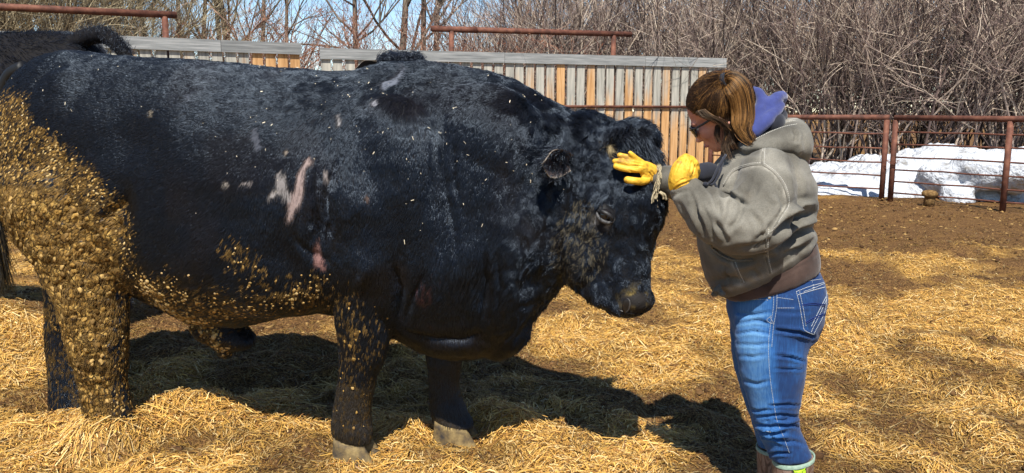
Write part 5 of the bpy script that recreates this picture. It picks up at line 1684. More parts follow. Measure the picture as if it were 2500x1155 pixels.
# hairline: keep the part above and behind the forehead, ears left free below
q = CV - HC
fu, uu, ll = q @ F0, q @ U0, q @ L0
front = fu - np.interp(uu, [-.10, -.06, -.03, 0, .03, .06, .09], [-.06, -.045, -.005, .035, .062, .075, .09])
keepv = front < .004 + .006 * fbm(CV * 60, 400, 2)
kf = keepv[CF].all(1)
rem = np.unique(CF[kf]); mp_ = -np.ones(len(CV), int); mp_[rem] = np.arange(len(rem))
haircol = lambda P, n_: None
cap = pp_(np_mesh('hair', CV[rem], mp_[CF[kf]], noise_mat('dark_hair', [(.35, (.02, .010, .006)), (.5, (.05, .025, .012)), (.68, (.10, .052, .022))], 20, .5, .4, stretch=(1, 1, 1), bump=.6, bscale=200), None, True))
def strand_cols(n_, light):
    dark = np.array([.015, .0072, .004]); gold = np.array([.29, .145, .045]); mid = np.array([.052, .025, .0105])
    r = RNG.random(n_)
    c = np.where((r < .62 * (1 - light))[:, None], dark, np.where((r > 1 - .75 * light)[:, None], gold, mid))
    return c * RNG.uniform(.7, 1.25, n_)[:, None]
# strands from the cap surface to the tie
w_ = keepv.astype(float) * (.25 + .75 * (ll > -.03))
T, W = sample(CV, CF, np.where(keepv, w_, 0), 26000)
P = interp(CV, T, W); Q = unit(interp(CN, T, W))
k = 9
t = np.linspace(0, 1, k)
tie_j = TIE + RNG.normal(0, .008, (len(P), 3))
path = P[:, None] * (1 - t)[None, :, None] + tie_j[:, None] * t[None, :, None]
# push each point out of the skull
rel = path - hp(-.02, .01)
loc = np.stack([rel @ F0 / .106, rel @ L0 / .092, rel @ U0 / .098], -1)
rad_ = np.linalg.norm(loc, axis=-1)
path = path + rel * (np.maximum(1.0 / np.maximum(rad_, .3) - 1, 0))[..., None] * 1.0
path = path + Q[:, None] * (.003 + .003 * RNG.random((len(P), 1, 1))) + (.0022 * np.stack([vnoise(P * 35 + s * 7, 410 + s) for s in range(3)], 1) + RNG.normal(0, .0013, (len(P), 3)))[:, None] * np.sin(t * PI)[None, :, None]
lightm = np.clip(.0 + .75 * np.exp(-(np.linalg.norm(P - TIE, axis=1) / .078) ** 2) + .5 * fbm(P * 30, 415, 2), .0, .8)
pp_(curves_obj('hair_strands', path, .00032, M_HAIR, None, strand_cols(len(P), lightm)))
# ponytail: falls beside the head onto the collar
nP = 15000
c_ = [TIE, at(1784, 196, 2.68), at(1806, 226, 2.665), at(1815, 275, 2.67), at(1815, 315, 2.66), at(1836, 350, 2.64)]
c_ = np.array(smooth_path(c_, 4))
u1 = RNG.normal(0, 1, nP); u2 = RNG.normal(0, 1, nP)
rr_ = np.sqrt(u1 ** 2 + u2 ** 2); cl_ = np.minimum(1, 1.7 / np.maximum(rr_, 1e-6)); u1 *= cl_; u2 *= cl_
m_ = len(c_)
tt = np.linspace(0, 1, m_)
wid = np.interp(tt, [0, .10, .35, .7, 1], [.006, .015, .0235, .019, .006])
path = np.empty((nP, m_, 3))
jit_ = RNG.normal(0, .0014, (nP, 3))
for i in range(m_):
    tg = unit(c_[min(i + 1, m_ - 1)] - c_[max(i - 1, 0)])
    sx_v = unit(np.cross(tg, np.array([0, 1.0, 0]))); 
    path[:, i] = c_[i] + np.multiply.outer(u1 * wid[i], sx_v) + np.multiply.outer(u2 * wid[i] * .75, np.array([0, 1.0, 0])) + .0035 * np.stack([vnoise(np.stack([u1 * 1.1, u2 * 1.1, np.full(nP, i * .22)], 1) + s * 9, 430 + s) for s in range(3)], 1) + jit_ * (.4 + tt[i])
Lk = np.clip(RNG.beta(5, 1.6, nP), .35, 1.0)
ix = np.outer(Lk, np.arange(m_)); i0 = np.minimum(ix.astype(int), m_ - 2); fr_ = (ix - i0)[..., None]
path = path[np.arange(nP)[:, None], i0] * (1 - fr_) + path[np.arange(nP)[:, None], i0 + 1] * fr_
lg = np.clip(.68 + .5 * vnoise(np.stack([u1 * 1.9, u2 * 1.9, u1 * 0], 1), 440) - .1 * u1, .05, .9)
pp_(curves_obj('ponytail', path, .00034, M_HAIR, None, strand_cols(nP, lg)))
g = Geo()
tgv = unit(np.array(c_[2]) - TIE)
a1 = unit(np.cross(tgv, np.array([0, 1.0, 0]))); a2 = np.cross(tgv, a1)
for d_ in (-.004, .003):
    g.tube([TIE + tgv * (.010 + d_) + .0215 * math.cos(a) * a1 + .0215 * math.sin(a) * a2 for a in np.linspace(0, 2 * PI, 17)], .0048, 8)
pp_(g.obj('hair_tie', M_BLACKCLOTH, None, True))
# loose locks beside the cheek and on the collar
for pts, w, n_, lt in (([(1712, 268, 2.712), (1728, 282, 2.70), (1758, 296, 2.69), (1788, 322, 2.68)], .011, 420, .05), ([(1768, 285, 2.71), (1778, 325, 2.70), (1770, 356, 2.69), (1782, 392, 2.665)], .009, 330, .04), ([(1778, 250, 2.70), (1780, 300, 2.70), (1788, 345, 2.69), (1796, 366, 2.66)], .009, 360, .0), ([(1792, 310, 2.69), (1812, 338, 2.66), (1838, 356, 2.63)], .008, 260, .35), ([(1838, 245, 2.76), (1846, 280, 2.76), (1840, 318, 2.75)], .009, 320, .0), ([(1752, 305, 2.715), (1750, 330, 2.71), (1756, 352, 2.70)], .006, 120, .0)):
    cc = np.array(smooth_path([at(*p) for p in pts], 5)); mm_ = len(cc)
    a, b_ = RNG.normal(0, .75, n_), RNG.normal(0, .75, n_)
    prof = np.interp(np.linspace(0, 1, mm_), [0, .4, 1], [.8, 1.0, .7]) * w
    path = cc[None] + (a[:, None] * prof)[..., None] * np.array([1.0, 0, .3]) + (b_[:, None] * prof)[..., None] * np.array([0, 1.0, 0]) + .003 * np.stack([vnoise(np.stack([a * 3, b_ * 3, a * 0 + s], 1), 450 + s) for s in range(3)], 1)[:, None] * np.linspace(.2, 1.4, mm_)[None, :, None]
    Lk = np.clip(RNG.beta(4, 1.5, n_), .3, 1.0)
    ix = np.outer(Lk, np.arange(mm_)); i0 = np.minimum(ix.astype(int), mm_ - 2); fr_ = (ix - i0)[..., None]
    path = path[np.arange(n_)[:, None], i0] * (1 - fr_) + path[np.arange(n_)[:, None], i0 + 1] * fr_
    pp_(curves_obj('loose_lock', path, .00034, M_HAIR, None, strand_cols(n_, np.full(n_, lt))))

# ---- jacket: body and sleeves one garment
g = Geo()
g.rings([sec(f, b_, Y, d, 2.3) for f, b_, Y, d in (((1746, 720), (1974, 588), 2.73, .165), ((1728, 690), (1982, 570), 2.73, .185), ((1712, 640), (1970, 545), 2.73, .195), ((1704, 590), (1984, 502), 2.73, .195), ((1712, 530), (1982, 455), 2.74, .19), ((1722, 480), (1962, 410), 2.74, .19), ((1736, 440), (1942, 368), 2.75, .18), ((1752, 405), (1912, 335), 2.76, .15), ((1772, 380), (1880, 315), 2.77, .11), ((1785, 362), (1862, 300), 2.77, .085))])
limb(g, [(1872, 425, 2.60, .088), (1868, 470, 2.555, .098), (1850, 535, 2.51, .098), (1812, 560, 2.50, .083), (1752, 535, 2.53, .083), (1700, 492, 2.57, .068), (1672, 462, 2.595, .052)])
limb(g, [(1845, 425, 2.90, .085), (1780, 470, 2.95, .080), (1715, 478, 2.94, .068), (1660, 452, 2.90, .060), (1625, 440, 2.865, .056)])
JV, JF = remesh(g, .0068, 7)
JN = vnormals(JV, JF)
jf = [([(1705, 430), (1740, 470), (1760, 520)], 5, -.008), ([(1752, 476), (1790, 482), (1822, 500)], 5, -.010), ([(1690, 500), (1712, 540), (1722, 570)], 5, -.007), ([(1660, 500), (1672, 530), (1690, 555)], 6, -.006), ([(1735, 528), (1760, 560), (1775, 590)], 5, -.007), ([(1838, 590), (1870, 570), (1905, 520)], 5, -.007),
      ([(1790, 470), (1770, 500), (1765, 540)], 6, .006), ([(1820, 440), (1800, 470), (1790, 500)], 6, .006), ([(1895, 570), (1940, 532), (1988, 522)], 8, -.024), ([(1900, 606), (1950, 566), (1986, 552)], 7, -.018), ([(1870, 640), (1915, 615), (1960, 600)], 5, -.006), ([(1780, 560), (1800, 540), (1812, 505)], 5, -.006), ([(1715, 505), (1735, 545), (1742, 580)], 4, -.006), ([(1685, 470), (1700, 505), (1703, 540)], 4, -.005), ([(1835, 520), (1855, 545), (1860, 580)], 5, -.005), ([(1880, 430), (1905, 470), (1912, 505)], 4, -.004), ([(1930, 400), (1945, 440), (1950, 480)], 7, -.007), ([(1770, 650), (1775, 680), (1790, 705)], 4, -.005), ([(1830, 655), (1850, 670), (1855, 690)], 4, -.004), ([(1920, 520), (1955, 500), (1990, 495)], 6, .012), ([(1880, 640), (1930, 600), (1980, 580)], 6, .006),
      ([(1735, 600), (1765, 625), (1800, 640), (1840, 635)], 5, -.010), ([(1745, 660), (1800, 660), (1850, 640)], 7, .005), ([(1730, 690), (1780, 680), (1840, 690)], 6, -.006), ([(1880, 470), (1900, 500), (1890, 550)], 7, .006), ([(1850, 450), (1840, 480)], 6, -.004), ([(1795, 390), (1830, 375), (1870, 372)], 5, -.004), ([(1640, 480), (1660, 470), (1690, 462)], 4, -.004), ([(1800, 605), (1850, 600), (1890, 575)], 6, -.007)]
nz = .007 * fbm(JV * 9, 500, 3) + .005 * np.abs(fbm(JV * np.array([14, 14, 22]), 503, 2))
JV = creases(JV, JF, JN, [(p_, w_ * 1.15, a_ * 1.55) for p_, w_, a_ in jf], nz)
JN = vnormals(JV, JF)
jx, jy = proj(JV)
jacket = pp_(np_mesh('jacket', JV, JF, M_JACKET, None, True))
JB = bvh_of(JV, JF)
curv = np.zeros(len(JV))
wear = np.zeros(len(JV))
seams = {'yoke': [(1766, 455), (1790, 420), (1830, 405), (1862, 402)], 'arm': [(1862, 402), (1892, 425), (1915, 460), (1922, 500), (1905, 530), (1880, 570), (1840, 605)], 'shoulder': [(1864, 342), (1860, 402)], 'back': [(1872, 560), (1870, 620), (1880, 668)], 'pocket': [(1790, 640), (1800, 665), (1812, 690)]}
for nm, pts in seams.items():
    d_, _ = pl_dist(jx, jy, pts)
    wear = np.maximum(wear, .55 * np.exp(-(d_ / 6) ** 2))
d_, _ = pl_dist(jx, jy, [(1742, 722), (1880, 668), (1978, 604)])
wear = np.maximum(wear, .4 * np.exp(-(d_ / 7) ** 2))
wear = np.clip(wear * (.7 + .9 * fbm(JV * 40, 510, 2)) + .12 * blob(jx, jy, 1790, 470, 50, 30) - .15 * blob(jx, jy, 1826, 478, 14, 14) - .18 * blob(jx, jy, 1900, 610, 60, 40), 0, 1)
attr(jacket.data, 'wear', wear)
stain_fold = .75 * sstep(560, 640, jy + 30 * fbm(JV * 8, 515, 3)) * sstep(-.3, .3, fbm(JV * 10, 516, 3) + .25) + .6 * blob(jx, jy, 1826, 478, 12, 12) + .5 * blob(jx, jy, 1700, 560, 30, 40)  # brown lower torso and a spot; also shade painted into the inner fold
attr(jacket.data, 'stain_fold', np.clip(stain_fold, 0, .85))

def seam(bvh, pts, r, mat, name, parent, lift=.0006, off=(0, 0), dash=0):
    P = []
    for q in smooth_path([np.array(p, float) + np.array(off) for p in pts], 8):
        p, n_ = hit(bvh, q[0], q[1])
        P.append(p + n_ * lift)
    g = Geo()
    if dash:
        # separate stitches along the line
        acc = [np.linalg.norm(P[i + 1] - P[i]) for i in range(len(P) - 1)]
        tot = sum(acc); s = 0
        cum = np.concatenate([[0], np.cumsum(acc)]); A = np.array(P)
        f = lambda s_: np.array([np.interp(s_, cum, A[:, j]) for j in range(3)])
        while s < tot - dash * .7:
            g.tube([f(s), f(s + dash * .35), f(s + dash * .7)], r, 5); s += dash
    else:
        g.tube(P, r, 6)
    o = g.obj(name, mat, None, True)
    o.parent = parent
    o.matrix_parent_inverse = parent.matrix_parent_inverse
    return o
# sub-parts share their part's own parent inverse: the part sits at the person's origin offset
def fix_sub(o, parent):
    o.parent = parent
    o.matrix_parent_inverse = (Matrix.Translation(person.location)).inverted() @ Matrix.Identity(4) if False else Matrix.Identity(4)
for nm, pts in seams.items():
    for k, off in enumerate(((0, 0), (4.5, -3) if nm in ('arm',) else ((5, 0) if nm in ('shoulder', 'back', 'pocket') else (-1, -5)))):
        o = seam(JB, pts, .0010, M_STITCH, 'seam', jacket, .0004, off, .006); fix_sub(o, jacket)
    P = [hit(JB, *q) for q in smooth_path([np.array(p, float) for p in pts], 6)]
    g = Geo(); g.tube([p + n_ * -.001 for p, n_ in P], .0034, 6)
    fix_sub(g.obj('seam_ridge', M_JACKET, None, True), jacket)
# pocket edge
g = Geo(); P = [hit(JB, *q) for q in smooth_path([np.array(p, float) for p in ((1735, 598), (1752, 618), (1790, 636), (1838, 634))], 6)]
g.tube([p + n_ * .0015 for p, n_ in P], .0042, 6); fix_sub(g.obj('pocket_edge', M_JACKET, None, True), jacket)
# frayed hem knot at the front, cuffs
g = Geo()
for px, py, Y, r in ((1750, 708, 2.60, .014), (1744, 718, 2.61, .012), (1762, 716, 2.59, .013), (1755, 700, 2.60, .010)):
    g.ell(at(px, py, Y), (r, r, r * .8), None, 8, 12)
HV, HFc = remesh(g, .004, 2); HV = HV + vnormals(HV, HFc) * (.004 * fbm(HV * 90, 520, 2))[:, None]
fix_sub(np_mesh('frayed_hem', HV, HFc, M_JACKET, None, True), jacket)
for pts, r in ((((1668, 446, 2.60), (1657, 475, 2.60)), .05),):
    pass
# shredded cuff of the outstretched sleeve
n_ = 420
cpos = at(1604, 437, 2.858)
an = RNG.random(n_) * 2 * PI
base_ = cpos + np.multiply.outer(.050 * np.cos(an), np.array([.15, 0, 1.0])) + np.multiply.outer(.050 * np.sin(an), np.array([0, 1.0, 0])) + RNG.normal(0, .003, (n_, 3))
t = np.linspace(0, 1, 6)
Lf = RNG.uniform(.006, .016, n_) * (1 + 1.4 * (np.cos(an) < -.55) * RNG.random(n_))
dn = unit(np.stack([RNG.normal(-.7, .3, n_), RNG.normal(-.1, .3, n_), RNG.normal(-.2, .3, n_)], 1))
path = base_[:, None] + dn[:, None] * (Lf[:, None] * t)[..., None] + np.array([.25, 0, -1.0]) * (Lf[:, None] * 1.1 * t ** 2)[..., None]
fr = curves_obj('frayed_cuff', path, .0009, M_STITCH if False else M_HAIR, None, np.array([.40, .34, .22]) * RNG.uniform(.6, 1.2, n_)[:, None])
fix_sub(fr, jacket)
g = Geo()
for a, b_ in (((1606, 468), (1620, 486)), ((1611, 467), (1627, 488))):
    g.tube(smooth_path([at(*a, 2.825), at((a[0] + b_[0]) / 2 + 4, (a[1] + b_[1]) / 2 - 2, 2.82), at(*b_, 2.825)], 4), [.002, .003, .003, .004, .004, .004, .003, .004, .005], 6)
fix_sub(g.obj('cuff_tatters', noise_mat('frayed_canvas', [(.4, (.25, .21, .13)), (.6, (.42, .36, .24))], 60, .9, .2, bump=.4), None, True), jacket)

# ---- jacket hood lying on the back, navy sweatshirt hood bunched inside it
g = Geo()
g.rings([sec(f, b_, Y, d, 2.2) for f, b_, Y, d in (((1792, 352), (1812, 384), 2.72, .07), ((1815, 338), (1850, 384), 2.73, .125), ((1850, 318), (1900, 385), 2.75, .155), ((1890, 298), (1938, 398), 2.76, .16), ((1922, 287), (1956, 398), 2.77, .145), ((1944, 286), (1966, 378), 2.77, .11), ((1956, 300), (1970, 350), 2.77, .05))])
OV, OF = remesh(g, .0065, 7); ON = vnormals(OV, OF)
OV = creases(OV, OF, ON, [([(1938, 320), (1945, 330), (1942, 345)], 4, -.016), ([(1950, 335), (1955, 365), (1940, 390)], 6, .006), ([(1830, 372), (1880, 372), (1930, 396)], 5, -.004), ([(1815, 350), (1870, 320), (1945, 296)], 5, -.004)], .004 * fbm(OV * 9, 530, 3))
hood = pp_(np_mesh('hood', OV, OF, M_JACKET, None, True))
ox, oy = proj(OV)
d_, _ = pl_dist(ox, oy, [(1800, 348), (1850, 318), (1900, 294), (1945, 286)])
attr(hood.data, 'wear', np.clip(.8 * np.exp(-(d_ / 7) ** 2) * (.6 + 1.0 * fbm(OV * 45, 533, 2)) + .10 * blob(ox, oy, 1955, 345, 18, 40), 0, 1))
OB = bvh_of(OV, OF)
for off in ((0, 0), (2, 9)):
    o = seam(OB, [(1806, 352), (1830, 338), (1870, 317), (1910, 301), (1944, 294)], .0013, M_STITCH, 'seam', hood, .0005, off, .006); fix_sub(o, hood)
g = Geo()
def fold(geo, pts, rads):
    P = smooth_path([at(*p) for p in pts], 5); R = smooth_path([np.array([r]) for r in rads], 5)
    geo.tube(P, [float(r[0]) for r in R], 14)
    for e in (0, -1): geo.ell(P[e], (float(R[e][0]),) * 3, None, 8, 12)
fold(g, [(1832, 220, 2.80), (1852, 228, 2.76), (1858, 252, 2.73), (1848, 290, 2.69), (1838, 322, 2.66)], [.014, .020, .022, .022, .018])
fold(g, [(1858, 285, 2.72), (1876, 262, 2.72), (1896, 240, 2.74), (1910, 238, 2.78), (1905, 250, 2.84)], [.016, .022, .022, .020, .016])
fold(g, [(1846, 325, 2.66), (1868, 298, 2.67), (1892, 276, 2.70), (1908, 258, 2.73)], [.016, .024, .020, .014])
fold(g, [(1850, 240, 2.80), (1880, 262, 2.84), (1900, 262, 2.86)], [.02, .03, .02])
NV, NF = remesh(g, .0055, 3); NN = vnormals(NV, NF)
NV = NV + NN * (.0035 * fbm(NV * 26, 540, 3))[:, None]
pp_(np_mesh('sweatshirt_hood', NV, NF, M_NAVY, None, True))
g = Geo(); g.ell(at(1878, 302, 2.74), (.05, .08, .05), None, 12, 18); g.ell(at(1898, 285, 2.78), (.03, .06, .035), None, 12, 18); g.tube([at(1790, 330, 2.78), at(1830, 360, 2.77), at(1850, 380, 2.77)], [.066, .075, .085], 16)
CVv, CFf = remesh(g, .008, 3)
pp_(np_mesh('collar', CVv, CFf, M_BLACKCLOTH, None, True))
# drawstrings and the dark cuff at the chest
for pts in ([(1772, 378, 2.66), (1752, 412, 2.62), (1738, 440, 2.60), (1722, 452, 2.585)], [(1766, 385, 2.66), (1758, 420, 2.62), (1744, 446, 2.60), (1735, 452, 2.59)], [(1744, 446, 2.595), (1756, 470, 2.58), (1770, 482, 2.585)]):
    g = Geo(); g.tube(smooth_path([at(p[0], p[1], p[2] - .035) for p in pts], 6), .0040, 8)
    pp_(g.obj('drawstring', M_BLACKCLOTH, None, True))
g = Geo(); g.ell(at(1722, 450, 2.55), (.009, .009, .008), None, 8, 10); pp_(g.obj('cord_knot', M_BLACKCLOTH, None, True))
g = Geo(); limb(g, [(1700, 425, 2.70, .03), (1728, 420, 2.72, .034), (1748, 430, 2.73, .03)])
V_, F_ = remesh(g, .006, 3); pp_(np_mesh('inner_sleeve', V_ + vnormals(V_, F_) * (.003 * fbm(V_ * 30, 545, 2))[:, None], F_, M_BLACKCLOTH, None, True))

# ---- brown sweatshirt hem under the jacket
g = Geo()
g.rings([sec(f, b_, Y, d, 2.3) for f, b_, Y, d in (((1766, 728), (1994, 648), 2.73, .158), ((1760, 722), (1992, 628), 2.73, .168), ((1752, 700), (1986, 592), 2.73, .168), ((1760, 660), (1980, 570), 2.73, .15))])
V_, F_ = remesh(g, .007, 4); N_ = vnormals(V_, F_)
V_ = creases(V_, F_, N_, [([(1790, 716), (1880, 690), (1995, 628)], 3, -.004), ([(1900, 660), (1950, 630), (1990, 610)], 6, -.005)], .003 * fbm(V_ * 14, 550, 3))
pp_(np_mesh('sweatshirt_hem', V_, F_, M_BROWN, None, True))

# ---- jeans
g = Geo()
g.rings([sec(f, b_, Y, d, 2.25) for f, b_, Y, d in (((1782, 712), (1988, 647), 2.73, .150), ((1776, 735), (2001, 674), 2.73, .162), ((1780, 765), (2011, 716), 2.73, .170), ((1788, 800), (2001, 776), 2.735, .172), ((1800, 835), (1985, 815), 2.74, .160))])
g.rings([sec(f, b_, Y, d, 2.1) for f, b_, Y, d in (((1796, 770), (2006, 760), 2.66, .086), ((1794, 815), (1984, 815), 2.655, .092), ((1797, 860), (1968, 862), 2.65, .09), ((1806, 910), (1964, 912), 2.65, .085), ((1820, 960), (1955, 962), 2.65, .078), ((1832, 1005), (1948, 1008), 2.65, .072), ((1842, 1040), (1952, 1045), 2.65, .070), ((1858, 1075), (1968, 1080), 2.65, .070), ((1874, 1105), (1978, 1100), 2.65, .066), ((1882, 1122), (1980, 1112), 2.65, .064))])
g.rings([sec(f, b_, Y, d, 2.1) for f, b_, Y, d in (((1784, 770), (1960, 770), 2.82, .088), ((1783, 815), (1950, 815), 2.83, .090), ((1787, 860), (1940, 862), 2.84, .086), ((1797, 910), (1935, 912), 2.85, .080), ((1812, 960), (1930, 962), 2.855, .072), ((1828, 1005), (1925, 1008), 2.86, .068), ((1842, 1050), (1930, 1050), 2.86, .066), ((1848, 1075), (1935, 1078), 2.86, .066), ((1850, 1088), (1938, 1088), 2.86, .060))])
DV_, DF_ = remesh(g, .0062, 6); DN_ = vnormals(DV_, DF_)
jc = [([(1985, 822), (1950, 812), (1895, 806)], 3.5, -.011), ([(1962, 882), (1930, 872), (1893, 868)], 3, -.007), ([(1958, 902), (1925, 901), (1890, 900)], 2.6, -.005), ([(1800, 790), (1850, 782), (1880, 790)], 3, -.004), ([(1797, 765), (1840, 768), (1880, 762)], 3, -.004), ([(1799, 815), (1840, 808), (1878, 815)], 3, -.004), ([(1800, 840), (1850, 842), (1880, 838)], 3, -.003),
      ([(1950, 990), (1915, 988), (1880, 990)], 3, -.006), ([(1950, 1018), (1905, 1012), (1850, 1018)], 3, -.008), ([(1845, 1036), (1880, 1042), (1930, 1036), (1955, 1044)], 3, -.009), ([(1852, 1052), (1880, 1056), (1920, 1056)], 3, -.009), ([(1862, 1066), (1890, 1068), (1910, 1076), (1925, 1080)], 3, -.010), ([(1868, 1112), (1900, 1106), (1930, 1108)], 3, -.007), ([(1950, 1025), (1920, 1030), (1880, 1028)], 3, .006), ([(1845, 1046), (1880, 1048), (1915, 1046)], 3, .007), ([(1858, 1060), (1890, 1062), (1930, 1066)], 3, .007),
      ([(1830, 1000), (1850, 1004), (1880, 1000)], 3, -.004), ([(1890, 760), (1940, 765), (1985, 760)], 4, -.002), ([(1965, 1085), (1940, 1078), (1915, 1080)], 4, -.004), ([(1805, 870), (1840, 872), (1870, 866)], 4, -.003), ([(1815, 930), (1850, 938), (1880, 930)], 4, -.003)]
dx_, dy_ = proj(DV_)
DV_ = creases(DV_, DF_, DN_, [(p_, w_ * 1.05, a_ * 1.75) for p_, w_, a_ in jc], .0035 * fbm(DV_ * np.array([10, 10, 18]), 560, 3) + .0015 * fbm(DV_ * 40, 563, 2))
dx_, dy_ = proj(DV_)
def denim():
    m, nt, b = new_mat('blue_denim')
    tc = N(nt, 'ShaderNodeTexCoord'); a = N(nt, 'ShaderNodeAttribute', attribute_name='denim_tone')
    mp = N(nt, 'ShaderNodeMapping'); mp.inputs['Scale'].default_value = (260, 260, 18)
    nt.links.new(tc.outputs['Object'], mp.inputs[0])
    n1 = N(nt, 'ShaderNodeTexNoise'); n1.inputs['Scale'].default_value = 1; n1.inputs['Detail'].default_value = 4
    n2 = N(nt, 'ShaderNodeTexNoise'); n2.inputs['Scale'].default_value = 12; n2.inputs['Detail'].default_value = 6
    nt.links.new(mp.outputs[0], n1.inputs['Vector']); nt.links.new(tc.outputs['Object'], n2.inputs['Vector'])
    s1 = N(nt, 'ShaderNodeMath', operation='MULTIPLY_ADD'); s1.inputs[1].default_value = .55; s1.inputs[2].default_value = -.28
    nt.links.new(n1.outputs[0], s1.inputs[0])
    s2 = N(nt, 'ShaderNodeMath', operation='MULTIPLY_ADD'); s2.inputs[1].default_value = .35; nt.links.new(n2.outputs[0], s2.inputs[0]); nt.links.new(s1.outputs[0], s2.inputs[2])
    s3 = N(nt, 'ShaderNodeMath', operation='ADD'); nt.links.new(a.outputs['Fac'], s3.inputs[0]); nt.links.new(s2.outputs[0], s3.inputs[1])
    rp = N(nt, 'ShaderNodeValToRGB'); rp.color_ramp.elements.new(.5)
    for e, (p, c) in zip(rp.color_ramp.elements, [(.1, (.006, .028, .10)), (.45, (.016, .080, .235)), (1.0, (.11, .25, .43))]): e.position = p; e.color = c4(c)
    nt.links.new(s3.outputs[0], rp.inputs[0]); nt.links.new(rp.outputs[0], b.inputs['Base Color'])
    bp = N(nt, 'ShaderNodeBump'); bp.inputs['Strength'].default_value = .3; bp.inputs['Distance'].default_value = .0012
    nt.links.new(n1.outputs[0], bp.inputs['Height']); nt.links.new(bp.outputs[0], b.inputs['Normal'])
    setp(b, .8, .2, 0, .1)
    return m
jeans = pp_(np_mesh('jeans', DV_, DF_, denim(), None, True))
denim_tone = .16 - .22 * sstep(1880, 1900, dx_ - .06 * (dy_ - 800)) + .40 * blob(dx_, dy_, 1835, 830, 42, 130) + .30 * blob(dx_, dy_, 1945, 870, 22, 40) + .18 * blob(dx_, dy_, 1880, 1060, 60, 40) + .16 * blob(dx_, dy_, 1860, 960, 30, 80)  # worn thigh paler; back half darker than the front
for pts, w, a in jc[3:7]:
    d_, _ = pl_dist(dx_, dy_, [(p[0], p[1] + 7) for p in pts]); denim_tone += .22 * np.exp(-(d_ / 3.5) ** 2)
attr(jeans.data, 'denim_tone', np.clip(denim_tone, -.12, 1))
DB = bvh_of(DV_, DF_)
def jseam(pts, r=.00075, mat=None, off=(0, 0), dash=.0055, lift=.0007, name='stitching'):
    o = seam(DB, pts, r, mat or M_WSTITCH, name, jeans, lift, off, dash); fix_sub(o, jeans)
side = [(1889, 700), (1888, 750), (1880, 800), (1876, 850), (1880, 920), (1890, 990), (1898, 1030), (1914, 1070), (1928, 1108)]
jseam(side); jseam([(p[0] + 8, p[1]) for p in side[:4]])
jseam([(1880, 775), (1888, 790), (1872, 782), (1884, 770)])
jseam([(1962, 712), (1985, 704), (2018, 690)], .0009); jseam([(1944, 712), (1952, 745), (1960, 790), (1964, 806), (1982, 815), (1990, 816)], .0010); jseam([(1952, 712), (1962, 760), (1968, 800)], .0009)
jseam([(1944, 712), (1975, 700), (2018, 688)], .0010); jseam([(1948, 720), (1980, 710), (2018, 700)], .0012); jseam([(2018, 700), (2017, 740), (2010, 770), (1992, 805), (1986, 817)], .0009)
jseam([(2018, 730), (2000, 770), (1985, 800), (1980, 812)], .0010); jseam([(2016, 725), (1996, 765), (1980, 798)], .0012)
for pts in ([(1958, 744), (1985, 740), (2014, 744)], [(1958, 747), (1985, 744), (2013, 748)], [(1966, 787), (1985, 776), (2016, 764)], [(1967, 790), (1986, 780), (2015, 768)]):
    jseam(pts, .0016, M_NAVYSTITCH, dash=0)
jseam([(1800, 728), (1845, 722), (1872, 722), (1878, 728)]); jseam([(1802, 735), (1850, 731), (1876, 733)]); jseam([(1896, 726), (1940, 732)]); jseam([(1898, 752), (1942, 752)])
jseam([(1896, 688), (1950, 676), (2010, 668)]); jseam([(1880, 705), (1940, 692), (2014, 680)])
jseam([(1846, 1085), (1848, 1086), (1849, 1087)])
p, n_ = hit(DB, 1879, 727); g = Geo(); g.ell(p, (.006, .003, .006), None, 8, 12); fix_sub(g.obj('rivet', noise_mat('worn_metal', [(.4, (.45, .44, .42)), (.6, (.6, .58, .55))], 40, .35, .5, .9, bump=0), None, True), jeans)
for px, py in ((1985, 655),):
    p, n_ = hit(DB, px, py); g = Geo(); g.tube([p + np.array([-.005, 0, .03]) + n_ * .004, p + n_ * .007, p + np.array([.003, 0, -.03]) + n_ * .003], .007, 8, .5); fix_sub(g.obj('belt_loop', bpy.data.materials['blue_denim'], None, True), jeans)

# ---- boots: camouflage rubber with a pale green band
def boot_mat():
    m, nt, b = new_mat('bark_camouflage')
    tc = N(nt, 'ShaderNodeTexCoord'); mp = N(nt, 'ShaderNodeMapping'); mp.inputs['Scale'].default_value = (26, 26, 9)
    nt.links.new(tc.outputs['Object'], mp.inputs[0])
    n1 = N(nt, 'ShaderNodeTexNoise'); n1.inputs['Scale'].default_value = 1.3; n1.inputs['Detail'].default_value = 8; n1.inputs['Distortion'].default_value = 1.4
    nt.links.new(mp.outputs[0], n1.inputs['Vector'])
    rp = N(nt, 'ShaderNodeValToRGB')
    el = rp.color_ramp.elements
    for _ in range(3): el.new(.5)
    for e, (p, c) in zip(el, [(.3, (.03, .02, .015)), (.42, (.13, .075, .055)), (.52, (.24, .17, .13)), (.6, (.10, .06, .045)), (.72, (.36, .28, .22))]): e.position = p; e.color = c4(c)
    nt.links.new(n1.outputs[0], rp.inputs[0]); nt.links.new(rp.outputs[0], b.inputs['Base Color'])
    setp(b, .55, .4)
    return m
M_BOOT = boot_mat()
M_BAND = noise_mat('green_binding', [(.4, (.17, .24, .185)), (.6, (.24, .32, .25))], 60, .7, .3, bump=.3)
boots = []
